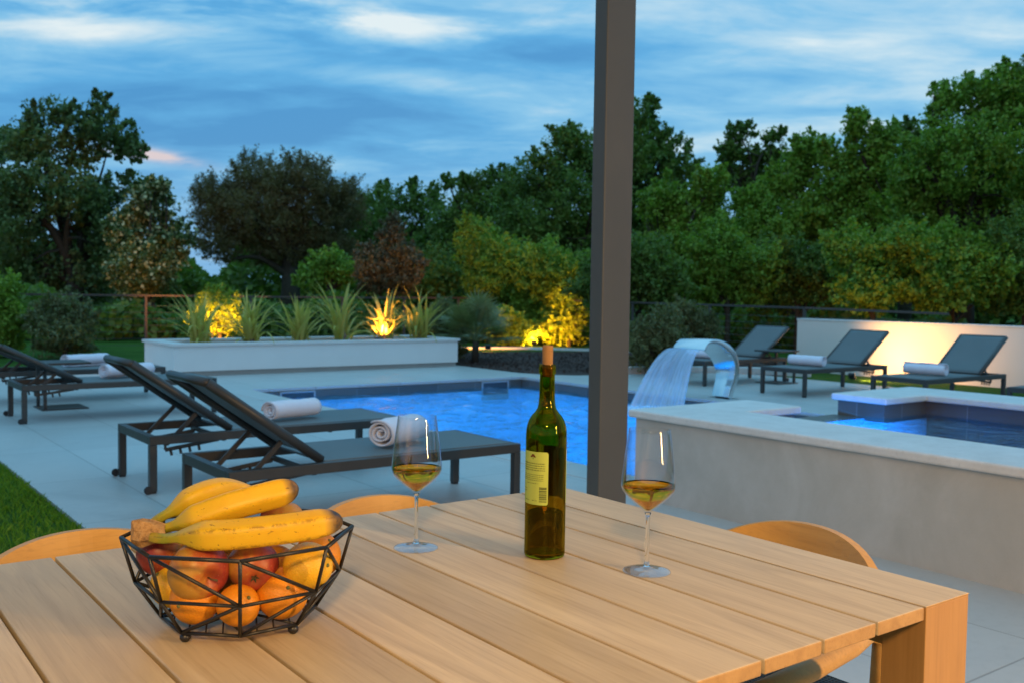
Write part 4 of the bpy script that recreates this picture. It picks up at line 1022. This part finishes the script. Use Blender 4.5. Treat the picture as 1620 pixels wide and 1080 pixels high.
# ------------------------------------------------------------------ trees and shrubs
def tree(name, px, D_, lobes, m, nleaf, leaf=.13, clumps=70, label='', category='tree', group=None, trunk='trunk', tr=.16, seed=1, sparse=.45, extra=None, elong=1.7, tpx=None, limbs=14, cr=.30):
    """lobes are (column, row, half width, half height) of each bough mass seen from the terrace, set at distance D_"""
    rg = np.random.default_rng(seed); base = pol(tpx or px, D_)
    root = empty(name, (base.x, base.y, 0), 0, label, category, group)
    k = D_ * math.cos(math.atan((px - 810) / F_PX)) / F_PX; clumps = int(clumps * 3.6); nleaf = int(nleaf * 2.2); cr *= .80; leaf *= .84
    C_ = []; Rd = []
    if category == 'shrub':
        xs_ = [l[0] for l in lobes]; gy = 464.5 + F_PX * CAM_H / D_; lobes = list(lobes) + [((min(xs_) + max(xs_)) / 2, gy - 14, (max(xs_) - min(xs_)) / 2 + 18, 20)]
    for (cx, cy, rx, ry) in lobes:
        dz = rg.uniform(-.5, .5) * rx * k * 1.4
        q = pol(cx, D_ + dz); s_ = (D_ + dz) / D_
        C_.append([q.x - base.x, q.y - base.y, elev(cy, cx, D_ + dz)]); Rd.append([rx * k * s_, max(rx, ry) * k * s_ * .9, ry * k * s_])
    C_ = np.array(C_); Rd = np.array(Rd)
    area = Rd[:, 0] * Rd[:, 2]; prob = area / area.sum()
    li = rg.choice(len(C_), clumps, p=prob)
    d = rg.normal(size=(clumps, 3)); d /= np.linalg.norm(d, axis=1)[:, None]
    rad = rg.uniform(0, 1, clumps) ** .42
    ax = np.array([[RT.x, RT.y, 0], [FW.x, FW.y, 0], [0, 0, 1]])
    cen = C_[li] + ((d * rad[:, None] * Rd[li]) @ ax)
    cen[:, 2] = np.maximum(cen[:, 2], .15)
    crs = np.minimum(Rd[li, 0], Rd[li, 2]) * cr * rg.uniform(.6, 1.35, clumps)
    per = rg.dirichlet(np.ones(clumps) * 3) * nleaf * .999
    idx = np.repeat(np.arange(clumps), per.astype(int)); n = len(idx)
    sd_ = (d @ ax) * .75 + rg.normal(size=(clumps, 3)) * .42; sd_[:, 2] += .50; sd_ /= np.linalg.norm(sd_, axis=1)[:, None]
    tt_ = rg.uniform(-.55, 1, n); off = rg.normal(size=(n, 3)) * (.40 * (1 - .62 * np.maximum(tt_, 0)))[:, None]
    P = cen[idx] + (sd_[idx] * (tt_ * 1.75)[:, None] + off) * crs[idx][:, None]
    fill = rg.uniform(0, 1, n) < .16; nf = int(fill.sum()); lf = rg.choice(len(C_), nf, p=prob); df = rg.normal(size=(nf, 3)); df /= np.linalg.norm(df, axis=1)[:, None]
    P[fill] = C_[lf] + ((df * (rg.uniform(0, 1, nf) ** .5 * 1.06)[:, None] * Rd[lf]) @ ax); P[:, 2] = np.maximum(P[:, 2], .03)
    u = rg.normal(size=(n, 3)); u[:, 2] -= .25; u /= np.linalg.norm(u, axis=1)[:, None]
    nrm = rg.normal(size=(n, 3)); nrm[:, 2] += 1.1; w = np.cross(u, nrm); w /= np.linalg.norm(w, axis=1)[:, None] + 1e-9
    ls = leaf * rg.uniform(.6, 1.35, n)[:, None]; u = u * ls * .5; w = w * ls * .5 / elong; fold = np.cross(u, w) / (np.linalg.norm(u, axis=1)[:, None] + 1e-9) * .5
    V = np.stack([P - u, P + w + fold, P + u, P - w + fold], 1).reshape(-1, 3)
    np_mesh('crown', V, np.arange(n * 4).reshape(-1, 4), L[m], root)
    if extra:
        e = rg.choice(n, extra[1]); E_ = P[e] + rg.normal(size=(extra[1], 3)) * .05; uu = rg.normal(size=(len(e), 3)); uu /= np.linalg.norm(uu, axis=1)[:, None]; ww_ = np.cross(uu, rg.normal(size=(len(e), 3))); ww_ /= np.linalg.norm(ww_, axis=1)[:, None]; q = extra[2]
        np_mesh('blossom', np.stack([E_ - uu * q, E_ + ww_ * q, E_ + uu * q, E_ - ww_ * q], 1).reshape(-1, 3), np.arange(len(e) * 4).reshape(-1, 4), L[extra[0]], root)
    if tr > 0:
        b = MB(); zlo = float((C_[:, 2] - Rd[:, 2]).min()); top = max(.6, zlo * .8 + .25 * float(C_[:, 2].mean())); fork = Vector((0, 0, top))
        b.tube([(0, 0, -.2), (.04, .02, top * .5), tuple(fork)], [tr * 1.3, tr, tr * .85], 9)
        for i in range(limbs):
            e = Vector(cen[rg.integers(clumps)]) * .96; s_ = fork * rg.uniform(.55, 1.0); mid = s_.lerp(e, .45) + Vector((0, 0, .12 * (e - s_).length)) + Vector(rg.normal(0, .10, 3)) * (e - s_).length * .5
            pp = cat([s_, mid, e], 4); r0 = tr * rg.uniform(.3, .6); b.tube(pp, [r0 * (1 - .85 * j / (len(pp) - 1)) for j in range(len(pp))], 6)
            for q in range(2):
                s2 = pp[len(pp) // 2 + q]; e2 = Vector(cen[np.argmin(np.linalg.norm(cen - np.array(s2 + Vector(rg.normal(0, .7, 3))), axis=1))]); b.tube([s2, s2.lerp(e2, .5) + Vector((0, 0, .1)), e2], [r0 * .4, r0 * .25, r0 * .08], 5)
        b.build('trunk', M_[trunk], root, smooth=True)
    return root
GB = 'trees of the wood beyond the fence'
tree('oak_tree', 120, 30, [(150, 205, 42, 40), (60, 232, 52, 50), (198, 228, 30, 34), (92, 305, 70, 42), (216, 243, 20, 16), (150, 330, 60, 50), (20, 330, 55, 55), (185, 375, 45, 50), (60, 400, 80, 60), (140, 440, 80, 45), (160, 162, 20, 16), (88, 178, 34, 24), (210, 290, 26, 22), (120, 255, 40, 30)],
     'oak', 21000, .15, 170, 'large dark oak with an open ragged crown at the upper left', tr=.30, seed=11, cr=.27)
tree('oak_tree', -40, 34, [(-60, 260, 60, 60), (-5, 232, 28, 34), (-30, 330, 60, 60), (0, 420, 60, 55)], 'oak', 12000, .16, 80, 'dark oak cut by the left edge of the photo', tr=.3, seed=12)
tree('flowering_tree', 235, 25, [(238, 325, 40, 32), (200, 372, 32, 34), (268, 385, 34, 44), (225, 425, 52, 46), (250, 295, 20, 16)], 'flower', 12000, .10, 110, 'pale blossoming tree between the big oak and the round dark tree', tr=.12, seed=13, extra=('blossom', 2600, .050), cr=.26)
tree('round_tree', 450, 37, [(405, 288, 52, 36), (472, 288, 62, 38), (345, 330, 45, 42), (532, 330, 44, 46), (435, 345, 95, 50), (350, 385, 44, 32), (525, 392, 42, 30), (450, 395, 60, 30)], 'olive', 60000, .12, 380, 'broad dome shaped brownish dark tree left of centre with a visible trunk', tr=.34, seed=14, tpx=458, cr=.33, elong=3)
tree('young_tree', 520, 27, [(520, 415, 34, 22), (505, 440, 40, 24), (545, 430, 26, 20)], 'green', 5000, .12, 40, 'bright green young tree low beneath the round dark tree', tr=.08, seed=15)
tree('russet_tree', 615, 23, [(618, 372, 22, 28), (592, 418, 34, 36), (640, 418, 30, 36), (622, 348, 10, 16), (612, 440, 50, 30)], 'red', 11000, .085, 90, 'reddish brown tree standing above the right half of the planter', tr=.10, seed=16, cr=.27)
tree('dark_tree', 640, 44, [(600, 325, 42, 34), (655, 320, 46, 32), (700, 372, 64, 50), (640, 410, 90, 60), (570, 380, 60, 60), (540, 330, 38, 34)], 'dark', 17000, .19, 110, 'dark tree in the gap behind the reddish brown tree', tr=.3, group=GB, seed=17)
tree('dark_tree', 760, 39, [(748, 298, 34, 28), (730, 350, 55, 50), (795, 300, 40, 34), (790, 370, 60, 60), (705, 290, 16, 14), (740, 430, 80, 50)], 'dark', 16000, .17, 120, 'dark tree rising right of the reddish brown tree', tr=.3, group=GB, seed=18)
tree('tall_tree', 880, 31, [(895, 240, 46, 36), (850, 290, 48, 46), (920, 320, 62, 60), (835, 370, 56, 50), (900, 410, 76, 60), (898, 212, 24, 18), (935, 250, 40, 40), (800, 330, 30, 30)], 'dark', 21000, .14, 150, 'tall green tree directly left of the post', tr=.28, group=GB, seed=19)
tree('tall_tree', 1020, 33, [(1012, 190, 22, 34), (1035, 235, 30, 36), (990, 260, 50, 60), (1062, 290, 40, 46), (1010, 350, 70, 60), (1080, 240, 11, 20), (1022, 165, 12, 16)], 'dark', 17000, .15, 130, 'tall tree whose top shows directly right of the post', tr=.26, group=GB, seed=20)
tree('green_tree', 1075, 27, [(1050, 330, 45, 40), (1108, 345, 42, 42), (1080, 410, 75, 55), (1120, 290, 30, 28)], 'green', 15000, .13, 120, 'mid green tree low beside the post, left of the ragged dark oak', tr=.16, group=GB, seed=21)
tree('dark_oak', 1185, 40, [(1165, 212, 26, 15), (1215, 216, 20, 14), (1148, 240, 20, 20), (1192, 248, 26, 20), (1225, 255, 22, 22), (1160, 280, 34, 26), (1205, 300, 45, 34)], 'dark', 8500, .17, 90, 'ragged near black oak showing sky through its crown right of the post', tr=.22, group=GB, seed=22, cr=.34)
tree('green_tree', 1245, 29, [(1240, 290, 40, 36), (1272, 232, 24, 26), (1228, 370, 62, 52), (1300, 340, 44, 52), (1188, 330, 34, 40), (1265, 262, 38, 30)], 'green', 18000, .13, 140, 'mid green tree right of the ragged near black oak', tr=.18, group=GB, seed=23)
tree('green_tree', 1360, 28, [(1345, 205, 26, 28), (1388, 228, 30, 32), (1350, 275, 52, 44), (1322, 340, 50, 54), (1385, 350, 60, 60), (1352, 185, 13, 14), (1300, 240, 20, 26)], 'green', 19000, .13, 150, 'green tree with a pointed top just left of the tallest tree', tr=.2, group=GB, seed=24)
tree('tallest_tree', 1520, 25, [(1505, 158, 42, 32), (1560, 138, 36, 26), (1472, 195, 26, 38), (1590, 190, 52, 52), (1520, 250, 84, 62), (1450, 290, 48, 50), (1600, 300, 76, 70), (1500, 350, 90, 60), (1575, 112, 12, 14), (1475, 142, 14, 12), (1640, 150, 40, 40)], 'green', 34000, .115, 230, 'tallest tree of the wood, filling the upper right corner', tr=.26, group=GB, seed=25)
tree('dark_oak', 1430, 36, [(1425, 215, 26, 24), (1445, 260, 30, 36), (1410, 290, 40, 40), (1620, 120, 30, 30)], 'dark', 8000, .17, 50, 'dark tree between the pointed tree and the tallest tree', tr=.2, group=GB, seed=26)
GS = 'bushy understorey behind the fence'
for i, (px, lob, m, lb) in enumerate([
        (1010, [(1000, 420, 60, 50), (1040, 450, 50, 46), (960, 450, 50, 50)], 'dark', 'dark bush behind the post at fence height'),
        (1150, [(1130, 400, 50, 46), (1180, 430, 55, 50), (1120, 450, 50, 40)], 'green', 'green bush above the leftmost of the right loungers'),
        (1260, [(1240, 420, 50, 44), (1290, 440, 52, 44), (1225, 460, 50, 40)], 'dark', 'dark bush above the left end of the white wall'),
        (1380, [(1350, 400, 52, 44), (1410, 420, 56, 50), (1370, 460, 60, 36), (1440, 390, 44, 40)], 'green', 'bush lit yellow by a lamp above the middle of the white wall'),
        (1510, [(1490, 400, 50, 46), (1545, 430, 60, 46), (1480, 460, 56, 36)], 'green', 'green bush above the right part of the white wall'),
        (1620, [(1600, 400, 50, 56), (1650, 440, 60, 50), (1590, 460, 50, 40)], 'dark', 'dark bush above the right end of the white wall')]):
    tree('woodland_bush', px, 21.5 + (i % 3) * .8, lob, m, 9500, .105, 80, lb, 'bush', GS, tr=.06, seed=60 + i, limbs=8)
for i, (px, D_, lob, m, lb) in enumerate([
        (770, 24, [(760, 400, 40, 50), (800, 430, 44, 50), (740, 360, 24, 22), (775, 470, 46, 40)], 'green', 'bush lit yellow green right of the planter'),
        (870, 23, [(860, 430, 52, 46), (905, 450, 44, 50), (845, 490, 40, 34)], 'green', 'bush lit warm yellow just left of the post'),
        (900, 22.4, [(885, 500, 26, 34), (912, 512, 24, 28), (864, 518, 16, 22)], 'light', 'small bright yellow lit shrub left of the post, above the mulch'),
        (800, 22, [(800, 515, 30, 26), (830, 525, 24, 20)], 'green', 'low shrub lit from below behind the cork of the bottle'),
        (690, 26, [(680, 440, 40, 50), (650, 470, 40, 40), (715, 460, 30, 44)], 'dark', 'dark bush directly above the right end of the planter')]):
    tree('garden_shrub', px, D_, lob, m, 9000, .10, 80, lb, 'shrub', 'shrubs behind the mulch bed', tr=.05, seed=80 + i, limbs=8)
for i, (px, D_, lob, m, lf, lb) in enumerate([
        (100, 17.5, [(100, 492, 38, 32), (70, 505, 30, 30), (130, 505, 26, 28), (100, 525, 50, 22)], 'grey', .09, 'rounded grey green shrub before the fence at the left'),
        (10, 18.5, [(5, 470, 26, 40), (20, 510, 30, 32), (-30, 480, 30, 40)], 'green', .10, 'green shrub at the left edge of the photo'),
        (345, 17.2, [(345, 478, 34, 26), (330, 505, 34, 26), (368, 505, 26, 26)], 'light', .07, 'shrub lit bright yellow behind the left part of the planter'),
        (1030, 14.6, [(1015, 530, 26, 30), (1050, 515, 34, 34), (1075, 545, 26, 24), (1030, 555, 34, 20)], 'grey', .075, 'grey green shrub right of the post behind the falling water'),
        (1090, 16.2, [(1085, 500, 30, 26), (1110, 520, 28, 26)], 'grey', .08, 'grey green shrub against the fence above the fountain'),
        (705, 17.6, [(700, 500, 22, 30), (722, 520, 22, 24)], 'grey', .08, 'grey green shrub at the right end of the planter')]):
    tree('garden_shrub', px, D_, lob, m, 6500, lf, 60, lb, 'shrub', 'shrubs along the fence', tr=.035, seed=100 + i, limbs=6, elong=3)
# far wood reading as one mass behind everything
rg = np.random.default_rng(77); n = 60000; D_ = rg.uniform(50, 62, n); pxs = rg.uniform(-420, 2050, n)
tpv = 372 + 26 * np.sin(pxs / 97) + 18 * np.sin(pxs / 41 + 1); a_ = np.arctan((pxs - 810) / F_PX); ztop = CAM_H + (464 - tpv) / F_PX * D_ * np.cos(a_)
gapm = np.exp(-((pxs - 345) / 42) ** 2) * 3.0
zz = rg.uniform(0, 1, n) ** .8 * (ztop - gapm); P = np.stack([np.cos(AZ - a_) * D_, np.sin(AZ - a_) * D_, zz], 1)
u = rg.normal(size=(n, 3)); u /= np.linalg.norm(u, axis=1)[:, None]; w = np.cross(u, rg.normal(size=(n, 3)) + [0, 0, 1]); w /= np.linalg.norm(w, axis=1)[:, None]; q = rg.uniform(.12, .32, n)[:, None]
tag(np_mesh('far_wood', np.stack([P - u * q, P + w * q * .7, P + u * q, P - w * q * .7], 1).reshape(-1, 3), np.arange(n * 4).reshape(-1, 4), L['dark']), kind='stuff')
n = 52000; D_ = rg.uniform(23.5, 30, n); pxs = rg.uniform(-420, 2050, n); a_ = np.arctan((pxs - 810) / F_PX)
zz = rg.uniform(0, 1, n) ** .9 * (.75 + .45 * np.sin(pxs / 37) * np.sin(pxs / 83 + 1)); P = np.stack([np.cos(AZ - a_) * D_, np.sin(AZ - a_) * D_, zz], 1)
u = rg.normal(size=(n, 3)); u /= np.linalg.norm(u, axis=1)[:, None]; w = np.cross(u, rg.normal(size=(n, 3)) + [0, 0, 1]); w /= np.linalg.norm(w, axis=1)[:, None]; q = rg.uniform(.06, .15, n)[:, None]
tag(np_mesh('undergrowth', np.stack([P - u * q, P + w * q * .7, P + u * q, P - w * q * .7], 1).reshape(-1, 3), np.arange(n * 4).reshape(-1, 4), L['dark']), kind='stuff')
# low hill on the horizon
V = []; n = 60
for j in range(4):
    for i in range(n):
        px = -900 + 3400 * i / (n - 1); h = (6 + 7 * math.sin(i * .31) + 5 * math.sin(i * .13 + 2)) * (0, .7, 1, 0)[j]; p = pol(px, 380 + j * 60); V.append((p.x, p.y, h - .5))
tag(MB().add(V, [(j * n + i, j * n + i + 1, (j + 1) * n + i + 1, (j + 1) * n + i) for j in range(3) for i in range(n - 1)]).build('hills', M('hill', (.05, .08, .06), .95, .3, .02), smooth=True), kind='structure')
# grass blades on the near lawn
rg = np.random.default_rng(31); n = 70000; x = 1.165 - rg.uniform(0, 1, n) ** 1.3 * 2.6; y = 2.2 + rg.uniform(0, 1, n) ** 1.2 * 8.5; h = rg.uniform(.018, .045, n); a = rg.uniform(0, 6.28, n); wd = rg.uniform(.0012, .0022, n)
le = rg.normal(0, .35, (n, 2)) * h[:, None]; B0 = np.stack([x, y, np.full(n, -.02)], 1); S_ = np.stack([np.cos(a), np.sin(a), 0 * a], 1) * wd[:, None]; Tp = B0 + np.stack([le[:, 0], le[:, 1], h], 1); Md = B0 + np.stack([le[:, 0] * .3, le[:, 1] * .3, h * .6], 1)
tag(np_mesh('lawn_blades', np.stack([B0 - S_, B0 + S_, Tp, Md - S_], 1).reshape(-1, 3), np.arange(n * 4).reshape(-1, 4), leafmat('grass_blade', [(.045, .12, .012), (.075, .18, .020), (.12, .24, .035)])), kind='stuff')

# ------------------------------------------------------------------ garden floodlights
def emit(t):
    e = nn(t, 'ShaderNodeEmission'); e.inputs[0].default_value = (1, .55, .2, 1); e.inputs[1].default_value = 6; return e.outputs[0]
M_['lamp_glow'] = mat('lamp_lens', emit)
def flood(loc, target, energy, label, color=(1, .40, .035), size=100, blend=.6):
    loc = Vector(loc); d = (Vector(target) - loc).normalized()
    r_ = empty('garden_floodlight', loc, 0, label, 'floodlight', 'small floodlights in the garden')
    r_.rotation_euler = d.to_track_quat('-Z', 'Y').to_euler()
    MB().box((-.06, -.045, -.0), (.06, .045, .04)).box((-.045, -.035, .0401), (.045, .035, .055)).build('lamp_housing', M_['black_plastic'], r_, bevel=.005)
    MB().box((-.05, -.036, -.004), (.05, .036, -.0005)).build('lens', M_['lamp_glow'], r_)
    s_ = MB().tube([(0, 0, .056), (0, 0, .075)], .008, 8).build('bracket', M_['black_plastic'], r_)
    l = lamp('floodlight_lamp', 'SPOT', (0, 0, -.012), energy, color, spot_size=R(size), spot_blend=blend, shadow_soft_size=.03); l.parent = r_
p = pol(222, 15.9, .12); q = pol(345, 17.3, .55); p = pol(322, 16.1, .10); flood(p, q, 1150, 'small floodlight behind the planter aimed at the yellow lit shrub', size=72)
p = pol(258, 16.6, .30); q = pol(222, 16.2, 0); flood(p, q, 260, 'small floodlight on the lawn behind the left end of the planter', size=100)
flood((7.47, 13.42, .44), (7.74, 13.70, .86), 330, 'small floodlight inside the planter under the bright spiky plant', (1, .38, .07), 84)
p = pol(845, 21.35, .12); q = pol(862, 23.2, .7); flood(p, q, 640, 'floodlight on the grass behind the bark mulch, near the cork of the bottle', size=112)
p = pol(772, 19.4, .12); q = pol(766, 23.0, .9); flood(p, q, 300, 'floodlight hidden behind the fan palm right of the planter', size=74)
flood((12.50, 8.40, .06), (13.45, 7.95, .42), 215, 'floodlight on the grass aimed at the white garden wall', (1, .50, .15), 125, .85)
p = pol(1390, 19.0, .3); q = pol(1400, 21.6, 1.2); flood(p, q, 125, 'floodlight behind the white wall shining up into the bush', size=100)
